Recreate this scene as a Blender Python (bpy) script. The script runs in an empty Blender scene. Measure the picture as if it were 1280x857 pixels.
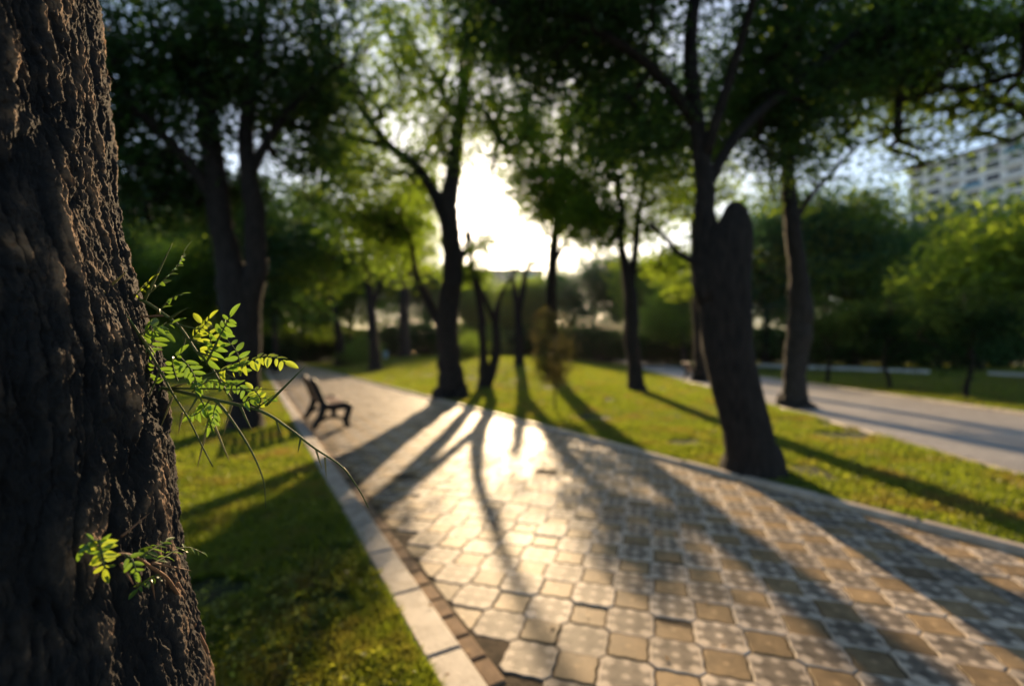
import bpy, math, random
import numpy as np
from mathutils import Vector, Matrix

R = math.radians
rng = np.random.default_rng(7)
random.seed(7)
scene = bpy.context.scene
col = scene.collection

# ---------------------------------------------------------------- camera frame
F = 573.0; CX = 640.0; CY = 428.5; CAMH = 1.45
PITCH = math.atan(12.0 / F)
CAM = np.array([0, 0, CAMH])
FWD = np.array([0, math.cos(PITCH), math.sin(PITCH)])
UP = np.array([0, -math.sin(PITCH), math.cos(PITCH)])
RT = np.array([1.0, 0, 0])

def P(px, py, d):
    return CAM + d * (FWD + (px - CX) / F * RT + (CY - py) / F * UP)

# ---------------------------------------------------------------- ground lay-out
U1 = np.array([-0.4894, 0.8721]); N1 = np.array([0.8721, 0.4894])     # main path
U2 = np.array([0.1553, 0.9879]); N2 = np.array([0.9879, -0.1553])     # second path
S1L, S1R = 0.885, 4.79
KL, KR = 0.19, 0.13
S2L, S2R, K2 = 5.10, 10.15, 0.14

def xs(Y, s, N):
    return (s - N[1] * Y) / N[0]

def sstep(a, b, x):
    t = np.clip((x - a) / (b - a), 0, 1)
    return t * t * (3 - 2 * t)

def ground_z(x, y):
    x = np.asarray(x, float); y = np.asarray(y, float)
    s1 = x * N1[0] + y * N1[1]; s2 = x * N2[0] + y * N2[1]
    left = s1 < S1L - KL
    mid = (s1 > S1R + KR) & (s2 < S2L - K2)
    right = s2 > S2R + K2
    dm = np.minimum(s1 - S1R - KR, S2L - K2 - s2)
    zm = 0.03 + 1.0 * sstep(0, 12, dm) * sstep(2, 26, y) + 0.012 * np.sin(x * 2.1 + y) * np.sin(y * 1.7) * np.clip(dm, 0, 1)
    dl = S1L - KL - s1
    zl = 0.028 + 0.25 * sstep(0, 14, dl) + 0.014 * np.sin(x * 2.3 + 1.0) * np.sin(y * 1.9) * np.clip(dl, 0, 1)
    dr = s2 - S2R - K2
    zr = 0.03 + 0.2 * sstep(0, 12, dr)
    return np.where(left, zl, np.where(mid, zm, np.where(right, zr, 0.0)))

def at(px, py):
    d = FWD + (px - CX) / F * RT + (CY - py) / F * UP
    t = 0.5
    while t < 400:
        p = CAM + d * t
        if p[2] <= float(ground_z(p[0], p[1])):
            return p
        t += 0.02 + t * 0.001
    return CAM + d * t

# ---------------------------------------------------------------- mesh helpers
def new_mesh(name, verts, faces, mat, parent=None, smooth=False, face_mats=None):
    verts = np.asarray(verts, dtype=np.float32)
    me = bpy.data.meshes.new(name)
    if isinstance(faces, np.ndarray):
        n, k = faces.shape
        me.vertices.add(len(verts)); me.vertices.foreach_set('co', verts.ravel())
        me.loops.add(n * k); me.loops.foreach_set('vertex_index', faces.astype(np.int32).ravel())
        me.polygons.add(n); me.polygons.foreach_set('loop_start', np.arange(0, n * k, k, dtype=np.int32))
        me.update(calc_edges=True)
    else:
        me.from_pydata([tuple(v) for v in verts.tolist()], [], faces)
        me.update()
    mats = mat if isinstance(mat, (list, tuple)) else [mat]
    for m in mats: me.materials.append(m)
    if face_mats is not None:
        me.polygons.foreach_set('material_index', np.asarray(face_mats, dtype=np.int32))
    if smooth:
        me.polygons.foreach_set('use_smooth', np.ones(len(me.polygons), dtype=bool))
    o = bpy.data.objects.new(name, me); col.objects.link(o)
    if parent is not None: o.parent = parent
    return o

def tag(o, label=None, cat=None, group=None, kind=None):
    if label: o['label'] = label
    if cat: o['category'] = cat
    if group: o['group'] = group
    if kind: o['kind'] = kind
    return o

def empty(name, loc=(0, 0, 0), rz=0.0):
    o = bpy.data.objects.new(name, None); o.empty_display_size = 0.2
    o.location = tuple(float(v) for v in loc); o.rotation_euler = (0, 0, rz); col.objects.link(o)
    return o

def copy_tree(o, parent=None):
    c = o.copy(); col.objects.link(c)
    if parent is not None: c.parent = parent
    for ch in list(o.children): copy_tree(ch, c)
    return c

class MB:
    def __init__(s): s.v = []; s.f = []; s.n = 0
    def add(s, v, f):
        s.v.append(np.asarray(v, float).reshape(-1, 3))
        s.f += [tuple(int(i) + s.n for i in q) for q in f]; s.n += len(s.v[-1])
    def box(s, c, size, rz=0.0, bev=0.0):
        x, y, z = [q / 2 for q in size]
        if bev <= 0:
            v = np.array([[a, b, d] for d in (-z, z) for a, b in ((-x, -y), (x, -y), (x, y), (-x, y))])
            f = [(3, 2, 1, 0), (4, 5, 6, 7), (0, 1, 5, 4), (1, 2, 6, 5), (2, 3, 7, 6), (3, 0, 4, 7)]
        else:
            rings = []
            for d, e in ((-z, 0), (z - bev, 0), (z, bev)):
                rings.append([[-x + e, -y + e, d], [x - e, -y + e, d], [x - e, y - e, d], [-x + e, y - e, d]])
            v = np.array(rings).reshape(-1, 3)
            f = [(3, 2, 1, 0), (8, 9, 10, 11)]
            for r_ in (0, 4):
                for i in range(4):
                    j = (i + 1) % 4
                    f.append((r_ + i, r_ + j, r_ + 4 + j, r_ + 4 + i))
        ca, sa = math.cos(rz), math.sin(rz)
        v = np.c_[v[:, 0] * ca - v[:, 1] * sa, v[:, 0] * sa + v[:, 1] * ca, v[:, 2]] + np.asarray(c, float)
        s.add(v, f)
    def tube(s, pts, rad, sides=8, cap=True, wob=0.0, seed=0):
        pts = np.asarray(pts, float); rad = np.broadcast_to(np.asarray(rad, float), (len(pts),))
        T = np.gradient(pts, axis=0); T /= np.linalg.norm(T, axis=1)[:, None] + 1e-12
        a = np.array([0, 0, 1.0]) if abs(T[0][2]) < 0.9 else np.array([0, 1.0, 0])
        X = np.cross(a, T[0]); X /= np.linalg.norm(X)
        vs = []
        th = np.linspace(0, 2 * math.pi, sides, endpoint=False)
        r2 = np.random.default_rng(seed)
        ph = r2.uniform(0, 6.28, 4)
        for i in range(len(pts)):
            X = X - T[i] * np.dot(X, T[i]); X /= np.linalg.norm(X); Y = np.cross(T[i], X)
            w = 1 + wob * (np.sin(2 * th + ph[0] + i * .23) * .6 + np.sin(3 * th + ph[1] - i * .31) * .5 + np.sin(7 * th + ph[2] + i * .15) * .35 + np.sin(11 * th + ph[3] - i * .2) * .25)
            vs.append(pts[i] + rad[i] * w[:, None] * (np.cos(th)[:, None] * X + np.sin(th)[:, None] * Y))
        v = np.concatenate(vs); f = []
        for i in range(len(pts) - 1):
            for j in range(sides):
                k = (j + 1) % sides
                f.append((i * sides + j, i * sides + k, (i + 1) * sides + k, (i + 1) * sides + j))
        if cap:
            f.append(tuple(range(sides - 1, -1, -1)))
            b = (len(pts) - 1) * sides
            f.append(tuple(range(b, b + sides)))
        s.add(v, f)
    def build(s, name, mat, parent=None, smooth=False):
        return new_mesh(name, np.concatenate(s.v), s.f, mat, parent, smooth)

def smooth_path(pts, n):
    """Catmull-Rom resample of rows (any number of columns)"""
    p = np.asarray(pts, float)
    if len(p) < 3:
        t = np.linspace(0, 1, n)[:, None]; return p[0] * (1 - t) + p[-1] * t
    q = np.vstack([2 * p[0] - p[1], p, 2 * p[-1] - p[-2]])
    out = []
    for u in np.linspace(0, len(p) - 1 - 1e-9, n):
        i = int(u); t = u - i
        a, b, c, d = q[i:i + 4]
        out.append(.5 * (2 * b + (c - a) * t + (2 * a - 5 * b + 4 * c - d) * t * t + (3 * b - a - 3 * c + d) * t ** 3))
    return np.array(out)

# ---------------------------------------------------------------- materials
def mat_new(name):
    m = bpy.data.materials.new(name); m.use_nodes = True
    nt = m.node_tree; nt.nodes.clear()
    out = nt.nodes.new('ShaderNodeOutputMaterial')
    return m, nt, out

def N(nt, t, **kw):
    n = nt.nodes.new(t)
    for k, v in kw.items():
        if k in n.inputs: n.inputs[k].default_value = v
        else: setattr(n, k, v)
    return n

def ramp(nt, src, stops):
    r = nt.nodes.new('ShaderNodeValToRGB')
    e = r.color_ramp.elements
    while len(e) < len(stops): e.new(0.5)
    for i, (p, c) in enumerate(stops):
        e[i].position = p; e[i].color = (c[0], c[1], c[2], 1)
    nt.links.new(src, r.inputs[0])
    return r.outputs[0]

def noisy(name, c1, c2, scale=8.0, rough=0.85, bump=0.3, bscale=None, stretch=(1, 1, 1), spec=0.2, detail=6, dist=0.01, c3=None):
    m, nt, out = mat_new(name)
    tc = N(nt, 'ShaderNodeTexCoord'); mp = N(nt, 'ShaderNodeMapping'); mp.inputs['Scale'].default_value = stretch
    nt.links.new(tc.outputs['Object'], mp.inputs['Vector'])
    n1 = N(nt, 'ShaderNodeTexNoise', Scale=scale, Detail=detail, Roughness=0.6)
    nt.links.new(mp.outputs[0], n1.inputs['Vector'])
    stops = [(0.32, c1), (0.68, c2)] if c3 is None else [(0.3, c1), (0.52, c2), (0.72, c3)]
    c = ramp(nt, n1.outputs['Fac'], stops)
    b = N(nt, 'ShaderNodeBsdfPrincipled', Roughness=rough)
    b.inputs['Specular IOR Level'].default_value = spec
    nt.links.new(c, b.inputs['Base Color'])
    n2 = N(nt, 'ShaderNodeTexNoise', Scale=bscale or scale * 5, Detail=5)
    nt.links.new(mp.outputs[0], n2.inputs['Vector'])
    bp = N(nt, 'ShaderNodeBump', Strength=bump, Distance=dist)
    nt.links.new(n2.outputs['Fac'], bp.inputs['Height']); nt.links.new(bp.outputs[0], b.inputs['Normal'])
    nt.links.new(b.outputs[0], out.inputs[0])
    return m

def leaf_mat(name, c1, c2, tr, trmix=0.55, gloss=0.025):
    m, nt, out = mat_new(name)
    oi = N(nt, 'ShaderNodeObjectInfo')
    geo = N(nt, 'ShaderNodeNewGeometry')
    c = ramp(nt, geo.outputs['Random Per Island'], [(0.0, c1), (1.0, c2)])
    t = ramp(nt, geo.outputs['Random Per Island'], [(0.0, [q * .75 for q in tr]), (1.0, [q * 1.15 for q in tr])])
    d = N(nt, 'ShaderNodeBsdfDiffuse'); nt.links.new(c, d.inputs[0])
    tl = N(nt, 'ShaderNodeBsdfTranslucent'); nt.links.new(t, tl.inputs[0])
    mx = N(nt, 'ShaderNodeMixShader'); mx.inputs[0].default_value = trmix
    nt.links.new(d.outputs[0], mx.inputs[1]); nt.links.new(tl.outputs[0], mx.inputs[2])
    g = N(nt, 'ShaderNodeBsdfGlossy', Roughness=0.4)
    m2 = N(nt, 'ShaderNodeMixShader'); m2.inputs[0].default_value = gloss
    nt.links.new(mx.outputs[0], m2.inputs[1]); nt.links.new(g.outputs[0], m2.inputs[2])
    nt.links.new(m2.outputs[0], out.inputs[0])
    return m

M = {}
M['leaf_dark'] = leaf_mat('leaf_dark', (0.012, 0.042, 0.02), (0.026, 0.07, 0.028), (0.09, 0.18, 0.025), 0.45)
M['leaf_mid'] = leaf_mat('leaf_mid', (0.02, 0.06, 0.02), (0.05, 0.105, 0.025), (0.28, 0.42, 0.03), 0.54)
M['leaf_bright'] = leaf_mat('leaf_bright', (0.05, 0.11, 0.02), (0.09, 0.15, 0.03), (0.34, 0.46, 0.03), 0.58)
M['leaf_blue'] = leaf_mat('leaf_blue', (0.015, 0.06, 0.03), (0.035, 0.095, 0.04), (0.09, 0.20, 0.05), 0.45)
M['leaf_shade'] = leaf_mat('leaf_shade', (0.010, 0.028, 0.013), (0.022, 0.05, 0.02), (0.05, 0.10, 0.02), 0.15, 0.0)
M['leaf_olive'] = leaf_mat('leaf_olive', (0.07, 0.055, 0.018), (0.09, 0.09, 0.025), (0.16, 0.14, 0.04), 0.4)
M['grass'] = leaf_mat('grass_blades', (0.014, 0.045, 0.013), (0.045, 0.085, 0.02), (0.27, 0.34, 0.022), 0.52, 0.02)
nt = M['grass'].node_tree
tc = N(nt, 'ShaderNodeTexCoord'); gn = N(nt, 'ShaderNodeTexNoise', Scale=1.3, Detail=6.0, Roughness=0.65); nt.links.new(tc.outputs['Object'], gn.inputs['Vector'])
for nd in list(nt.nodes):
    if nd.type in ('BSDF_DIFFUSE', 'BSDF_TRANSLUCENT'):
        src = nd.inputs[0].links[0].from_socket
        mr = N(nt, 'ShaderNodeMapRange'); nt.links.new(gn.outputs['Fac'], mr.inputs[0]); mr.inputs[1].default_value = .50; mr.inputs[2].default_value = .68
        mx = N(nt, 'ShaderNodeMix', data_type='RGBA'); nt.links.new(mr.outputs[0], mx.inputs[0]); nt.links.new(src, mx.inputs[6])
        mx.inputs[7].default_value = (0.13, 0.10, 0.04, 1) if nd.type == 'BSDF_DIFFUSE' else (0.36, 0.26, 0.05, 1)
        nt.links.new(mx.outputs[2], nd.inputs[0])
M['weed'] = leaf_mat('weed_leaf', (0.06, 0.10, 0.02), (0.11, 0.14, 0.03), (0.4, 0.42, 0.04), 0.6)
M['dry'] = leaf_mat('dry_leaf', (0.18, 0.09, 0.03), (0.30, 0.2, 0.08), (0.4, 0.2, 0.05), 0.35)
M['soil'] = noisy('lawn_soil', (0.035, 0.03, 0.014), (0.035, 0.05, 0.012), 3.0, 0.98, 0.6, 30, c3=(0.05, 0.06, 0.014), dist=0.03)
M['dirt'] = noisy('joint_dirt', (0.03, 0.022, 0.014), (0.09, 0.065, 0.04), 9, 0.95, 0.6, 60)
M['bark_far'] = noisy('bark_far', (0.009, 0.008, 0.008), (0.034, 0.027, 0.024), 5, 0.9, 0.9, 9, stretch=(5, 5, 0.9), dist=0.05)
M['bark_grey'] = noisy('bark_grey', (0.016, 0.014, 0.013), (0.05, 0.042, 0.037), 5, 0.9, 0.9, 9, stretch=(4, 4, 0.8), dist=0.04)
M['iron'] = noisy('painted_iron', (0.006, 0.006, 0.007), (0.012, 0.012, 0.012), 20, 0.6, 0.15, 90, spec=0.2)
M['slat'] = noisy('red_brown_slats', (0.09, 0.03, 0.02), (0.15, 0.055, 0.035), 6, 0.6, 0.2, 40, stretch=(1, 12, 12), spec=0.5)
M['kerb'] = noisy('kerb_concrete', (0.17, 0.14, 0.11), (0.33, 0.285, 0.235), 9, 0.65, 0.6, 90, c3=(0.40, 0.345, 0.285), dist=0.005, spec=.5)
M['kerb_old'] = noisy('kerb_old', (0.30, 0.25, 0.20), (0.46, 0.39, 0.32), 6, 0.6, 0.4, 70, dist=0.005)
M['edge_brick'] = noisy('edge_brick', (0.14, 0.09, 0.055), (0.30, 0.20, 0.12), 7, 0.85, 0.5, 90, dist=0.004)
M['white_wall'] = noisy('pale_concrete', (0.5, 0.5, 0.5), (0.62, 0.62, 0.6), 3, 0.8, 0.1, 20)
M['facade'] = noisy('white_facade', (0.84, 0.79, 0.75), (0.9, 0.86, 0.82), 0.2, 0.8, 0.05, 2)
M['facade_pink'] = noisy('pink_facade', (0.55, 0.42, 0.38), (0.66, 0.52, 0.47), 0.2, 0.8, 0.05, 2)
M['facade_beige'] = noisy('beige_facade', (0.42, 0.30, 0.19), (0.52, 0.38, 0.25), 0.3, 0.8, 0.05, 2)
M['roof'] = noisy('roof_felt', (0.10, 0.10, 0.10), (0.18, 0.17, 0.16), 1, 0.9, 0.1, 5)
M['blue_panel'] = noisy('blue_panel', (0.16, 0.33, 0.45), (0.22, 0.42, 0.55), 1, 0.6, 0.05, 4)
mg, nt, out = mat_new('window_glass')
b = N(nt, 'ShaderNodeBsdfPrincipled', Roughness=0.08); b.inputs['Base Color'].default_value = (0.03, 0.035, 0.045, 1)
nt.links.new(b.outputs[0], out.inputs[0]); M['glass'] = mg

# foreground bark
m, nt, out = mat_new('foreground_bark')
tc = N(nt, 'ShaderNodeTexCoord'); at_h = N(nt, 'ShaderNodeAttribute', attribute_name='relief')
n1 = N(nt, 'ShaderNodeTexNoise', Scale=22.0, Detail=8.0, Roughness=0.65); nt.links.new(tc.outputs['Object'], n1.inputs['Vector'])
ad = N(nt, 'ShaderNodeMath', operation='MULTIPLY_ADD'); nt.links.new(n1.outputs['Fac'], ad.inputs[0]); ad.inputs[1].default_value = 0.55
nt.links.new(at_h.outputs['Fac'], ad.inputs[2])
c = ramp(nt, ad.outputs[0], [(0.45, (0.005, 0.005, 0.006)), (0.72, (0.012, 0.012, 0.014)), (0.85, (0.05, 0.038, 0.031)), (1.0, (0.42, 0.25, 0.14))])  # warm sunlight painted onto raised bark, shade painted into the furrows
b = N(nt, 'ShaderNodeBsdfPrincipled', Roughness=0.85); b.inputs['Specular IOR Level'].default_value = 0.35
nt.links.new(c, b.inputs['Base Color'])
mp = N(nt, 'ShaderNodeMapping'); mp.inputs['Scale'].default_value = (1, 1, 0.45); nt.links.new(tc.outputs['Object'], mp.inputs['Vector'])
n2 = N(nt, 'ShaderNodeTexNoise', Scale=150.0, Detail=10.0, Roughness=0.75); nt.links.new(mp.outputs[0], n2.inputs['Vector'])
bp = N(nt, 'ShaderNodeBump', Strength=1.0, Distance=0.010); nt.links.new(n2.outputs['Fac'], bp.inputs['Height'])
nt.links.new(bp.outputs[0], b.inputs['Normal']); nt.links.new(b.outputs[0], out.inputs[0])
M['bark_hero'] = m

def simple(name, colr, rough=0.5, transl=None, mixf=0.5, spec=0.4):
    m, nt, out = mat_new(name)
    b = N(nt, 'ShaderNodeBsdfPrincipled', Roughness=rough); b.inputs['Specular IOR Level'].default_value = spec
    tc = N(nt, 'ShaderNodeTexCoord'); n1 = N(nt, 'ShaderNodeTexNoise', Scale=60.0, Detail=4.0)
    nt.links.new(tc.outputs['Object'], n1.inputs['Vector'])
    c = ramp(nt, n1.outputs['Fac'], [(0.3, [q * .75 for q in colr]), (0.7, [q * 1.2 for q in colr])])
    nt.links.new(c, b.inputs['Base Color'])
    if transl:
        t = N(nt, 'ShaderNodeBsdfTranslucent'); t.inputs[0].default_value = (*transl, 1)
        mx = N(nt, 'ShaderNodeMixShader'); mx.inputs[0].default_value = mixf
        nt.links.new(b.outputs[0], mx.inputs[1]); nt.links.new(t.outputs[0], mx.inputs[2]); nt.links.new(mx.outputs[0], out.inputs[0])
    else: nt.links.new(b.outputs[0], out.inputs[0])
    return m
M['leaflet'] = simple('leaflet', (0.06, 0.14, 0.03), 0.3, (0.20, 0.34, 0.03), 0.45, 0.6)
M['leaflet_young'] = simple('leaflet_young', (0.10, 0.18, 0.03), 0.3, (0.40, 0.50, 0.035), 0.5, 0.6)
M['stem'] = simple('green_stem', (0.08, 0.10, 0.03), 0.65, spec=.2)
M['thorn'] = simple('thorn', (0.26, 0.20, 0.07), 0.55, spec=.25)
M['stem_red'] = simple('reddish_stem', (0.20, 0.10, 0.055), 0.6, spec=.25)
M['bin'] = simple('pale_blue_paint', (0.25, 0.42, 0.5), 0.5)
M['orange_cloth'] = simple('orange_cloth', (0.5, 0.12, 0.05), 0.9)
M['dark_cloth'] = simple('dark_cloth', (0.02, 0.022, 0.035), 0.9)
M['skin'] = simple('skin', (0.4, 0.24, 0.17), 0.6)

# paving tiles: uv = local tile coordinates (-1..1 over the tile), attribute tint = per tile tone
def tile_mat(name, base, dark, ornate):
    m, nt, out = mat_new(name)
    uv = N(nt, 'ShaderNodeUVMap'); uv.uv_map = 'tile'
    sp = N(nt, 'ShaderNodeSeparateXYZ'); nt.links.new(uv.outputs[0], sp.inputs[0])
    def mth(op, a, b=None, c=None):
        n = N(nt, 'ShaderNodeMath', operation=op)
        for i, q in enumerate((a, b, c)):
            if q is None: continue
            if isinstance(q, (int, float)): n.inputs[i].default_value = q
            else: nt.links.new(q, n.inputs[i])
        return n.outputs[0]
    ax = mth('ABSOLUTE', sp.outputs[0]); ay = mth('ABSOLUTE', sp.outputs[1])
    r = mth('SQRT', mth('ADD', mth('MULTIPLY', ax, ax), mth('MULTIPLY', ay, ay)))
    def blob(cx, cy, rad, soft=0.07):
        dx = mth('SUBTRACT', ax, cx); dy = mth('SUBTRACT', ay, cy)
        d = mth('SQRT', mth('ADD', mth('MULTIPLY', dx, dx), mth('MULTIPLY', dy, dy)))
        n = N(nt, 'ShaderNodeMapRange'); n.interpolation_type = 'SMOOTHSTEP'
        nt.links.new(d, n.inputs[0]); n.inputs[1].default_value = rad + soft; n.inputs[2].default_value = rad - soft
        return n.outputs[0]
    centre = blob(0, 0, 0.14)
    if ornate:
        petals = mth('MAXIMUM', blob(0.62, 0.62, 0.19, 0.09), mth('MAXIMUM', blob(0.72, 0.0, 0.13), blob(0.0, 0.72, 0.13)))
        rc = mth('MAXIMUM', mth('MAXIMUM', ax, ay), mth('MULTIPLY', mth('ADD', ax, ay), 0.62))
        rim = N(nt, 'ShaderNodeMapRange'); rim.interpolation_type = 'SMOOTHSTEP'; nt.links.new(rc, rim.inputs[0]); rim.inputs[1].default_value = 0.78; rim.inputs[2].default_value = 0.88
        pat = mth('MAXIMUM', mth('MAXIMUM', petals, centre), rim.outputs[0])
        hole = blob(0.38, 0.38, 0.15, 0.06)
        pat = mth('SUBTRACT', pat, mth('MULTIPLY', hole, 0.5))
    else:
        pat = mth('MULTIPLY', centre, 0.8)
    tc = N(nt, 'ShaderNodeTexCoord')
    n1 = N(nt, 'ShaderNodeTexNoise', Scale=55.0, Detail=8.0, Roughness=0.7); nt.links.new(tc.outputs['Object'], n1.inputs['Vector'])
    n3 = N(nt, 'ShaderNodeTexNoise', Scale=1.6, Detail=4.0); nt.links.new(tc.outputs['Object'], n3.inputs['Vector'])
    fac = mth('ADD', mth('MULTIPLY', pat, 0.62), mth('MULTIPLY', n1.outputs['Fac'], 0.42))
    c = ramp(nt, fac, [(0.12, dark), (0.75, base)])
    tn = N(nt, 'ShaderNodeAttribute', attribute_name='tint')
    n4 = N(nt, 'ShaderNodeTexNoise', Scale=7.0, Detail=8.0, Roughness=0.7); nt.links.new(tc.outputs['Object'], n4.inputs['Vector'])
    st = N(nt, 'ShaderNodeMapRange'); nt.links.new(n4.outputs['Fac'], st.inputs[0]); st.inputs[1].default_value = 0.38; st.inputs[2].default_value = 0.6; st.inputs[3].default_value = 0.62; st.inputs[4].default_value = 1.08
    k = mth('MULTIPLY', mth('MULTIPLY', mth('MULTIPLY_ADD', n3.outputs['Fac'], 0.7, 0.68), tn.outputs['Fac']), st.outputs[0])
    mx = N(nt, 'ShaderNodeVectorMath', operation='SCALE'); nt.links.new(c, mx.inputs[0]); nt.links.new(k, mx.inputs[3])
    b = N(nt, 'ShaderNodeBsdfPrincipled'); b.inputs['Specular IOR Level'].default_value = 0.13
    rr = mth('MULTIPLY_ADD', n1.outputs['Fac'], 0.22, 0.46); nt.links.new(rr, b.inputs['Roughness'])
    nt.links.new(mx.outputs[0], b.inputs['Base Color'])
    n2 = N(nt, 'ShaderNodeTexNoise', Scale=140.0, Detail=5.0); nt.links.new(tc.outputs['Object'], n2.inputs['Vector'])
    hgt = mth('ADD', mth('MULTIPLY', pat, 0.35), mth('MULTIPLY', n2.outputs['Fac'], 0.7))
    bp = N(nt, 'ShaderNodeBump', Strength=0.4, Distance=0.004); nt.links.new(hgt, bp.inputs['Height'])
    nt.links.new(bp.outputs[0], b.inputs['Normal']); nt.links.new(b.outputs[0], out.inputs[0])
    return m
M['tile_big'] = tile_mat('ornate_grey_paver', (0.53, 0.44, 0.345), (0.135, 0.11, 0.085), True)
M['tile_small'] = tile_mat('ochre_paver', (0.49, 0.345, 0.19), (0.24, 0.165, 0.085), False)

# second path: small pavers
m, nt, out = mat_new('second_path_pavers')
tc = N(nt, 'ShaderNodeTexCoord'); mp = N(nt, 'ShaderNodeMapping'); mp.inputs['Rotation'].default_value = (0, 0, R(-9)); nt.links.new(tc.outputs['Object'], mp.inputs['Vector'])
br = N(nt, 'ShaderNodeTexBrick', Scale=3.0); br.inputs['Color1'].default_value = (0.34, 0.31, 0.28, 1); br.inputs['Color2'].default_value = (0.27, 0.25, 0.23, 1); br.inputs['Mortar'].default_value = (0.14, 0.12, 0.1, 1)
br.inputs['Mortar Size'].default_value = 0.02
nt.links.new(mp.outputs[0], br.inputs['Vector'])
n1 = N(nt, 'ShaderNodeTexNoise', Scale=0.8, Detail=7.0); nt.links.new(tc.outputs['Object'], n1.inputs['Vector'])
mr = N(nt, 'ShaderNodeMapRange'); nt.links.new(n1.outputs['Fac'], mr.inputs[0]); mr.inputs[3].default_value = 0.6; mr.inputs[4].default_value = 1.4
vm = N(nt, 'ShaderNodeVectorMath', operation='SCALE'); nt.links.new(br.outputs[0], vm.inputs[0]); nt.links.new(mr.outputs[0], vm.inputs[3])
b = N(nt, 'ShaderNodeBsdfPrincipled', Roughness=0.55); nt.links.new(vm.outputs[0], b.inputs['Base Color'])
bp = N(nt, 'ShaderNodeBump', Strength=0.4, Distance=0.01); nt.links.new(br.outputs['Fac'], bp.inputs['Height']); bp.invert = True
nt.links.new(bp.outputs[0], b.inputs['Normal']); nt.links.new(b.outputs[0], out.inputs[0])
M['path2'] = m

# ---------------------------------------------------------------- ground
def rows_y():
    return np.concatenate([np.arange(-14, 30, 0.5), np.arange(30, 120, 3), np.arange(120, 520, 40)])

def strip(name, xl, xr, ys, nx, mat, zfun, bias=1.0):
    u = np.linspace(0, 1, nx) ** bias
    X = np.array([xl(y) + (xr(y) - xl(y)) * u for y in ys]); Y = np.repeat(ys[:, None], nx, 1)
    Z = zfun(X, Y)
    v = np.stack([X, Y, Z], -1).reshape(-1, 3)
    i = np.arange(len(ys) - 1)[:, None] * nx + np.arange(nx - 1)[None]
    f = np.stack([i, i + 1, i + nx + 1, i + nx], -1).reshape(-1, 4)
    o = new_mesh(name, v, f, mat, smooth=True)
    return tag(o, kind='structure')

ys = rows_y()
eps = 0.004
o = strip('lawn', lambda y: xs(y, S1L - KL / 2, N1), lambda y: -420.0, ys, 90, M['soil'],
          lambda X, Y: np.where(X * N1[0] + Y * N1[1] > S1L - KL - .001, 0.02, ground_z(X, Y)), 3.0)
ym = np.concatenate([[1.35, 1.6], ys[ys > 1.9]])
strip('lawn', lambda y: xs(y, S1R + KR * .6, N1), lambda y: xs(y, S2L - K2 * .6, N2), ym, 60, M['soil'],
      lambda X, Y: np.where((X * N1[0] + Y * N1[1] < S1R + KR + .01) | (X * N2[0] + Y * N2[1] > S2L - K2 - .01), 0.02, ground_z(X, Y)))
strip('lawn', lambda y: xs(y, S2R + K2 * .6, N2), lambda y: 420.0, ys, 90, M['soil'],
      lambda X, Y: np.where(X * N2[0] + Y * N2[1] < S2R + K2 + .01, 0.02, ground_z(X, Y)), 3.0)
tag(strip('path', lambda y: xs(y, S2L - K2 * .5, N2), lambda y: xs(y, S2R + K2 * .5, N2), ys, 8, M['path2'], lambda X, Y: 0 * X - 0.012))
strip('path_bed', lambda y: xs(y, S1L - .04, N1), lambda y: xs(y, S1R + .04, N1), ys, 8, M['dirt'], lambda X, Y: 0 * X - 0.008)

# pavers of the main path ------------------------------------------------
PSTEP = 0.2226; GA = -0.2945
GI = np.array([math.cos(GA), math.sin(GA)]); GJ = np.array([math.sin(GA), -math.cos(GA)])
ORG = np.array([-0.0439, 1.7189]) * CAMH

def clip_poly(poly, nrm, c, keep_less):
    out_ = []
    for a in range(len(poly)):
        p, q = poly[a], poly[(a + 1) % len(poly)]
        dp, dq = np.dot(p, nrm) - c, np.dot(q, nrm) - c
        if not keep_less: dp, dq = -dp, -dq
        if dp <= 0: out_.append(p)
        if (dp < 0 < dq) or (dq < 0 < dp):
            out_.append(p + (q - p) * dp / (dp - dq))
    return out_

def outline(big, far):
    H = 0.585 * PSTEP; h = PSTEP - H; g = 0.0050; amp = 0.0070
    pts = []
    if big:
        base = [(H, -h), (H, h), (h, H), (-h, H), (-H, h), (-H, -h), (-h, -H), (h, -H)]
    else:
        base = [(h, -h), (h, h), (-h, h), (-h, -h)]
    nb = len(base)
    for i in range(nb):
        a = np.array(base[i]); b_ = np.array(base[(i + 1) % nb]); L = np.linalg.norm(b_ - a)
        nrm = np.array([(b_ - a)[1], -(b_ - a)[0]]) / L
        n_ = 1 if (far or L < .08) else 8
        for k in range(n_):
            t = k / n_
            w = amp * (math.cos(2 * math.pi * 2 * t) - 1) * .5 * (1 if big else -1) if L > .08 and not far else 0
            pts.append(a + (b_ - a) * t + nrm * (w - g))
    return np.array(pts)
OUT = {(b_, f_): outline(b_, f_) for b_ in (0, 1) for f_ in (0, 1)}
tv, tf, tm, tuv, tint = [], [], [], [], []
nv = 0
trng = np.random.default_rng(3)
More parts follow.
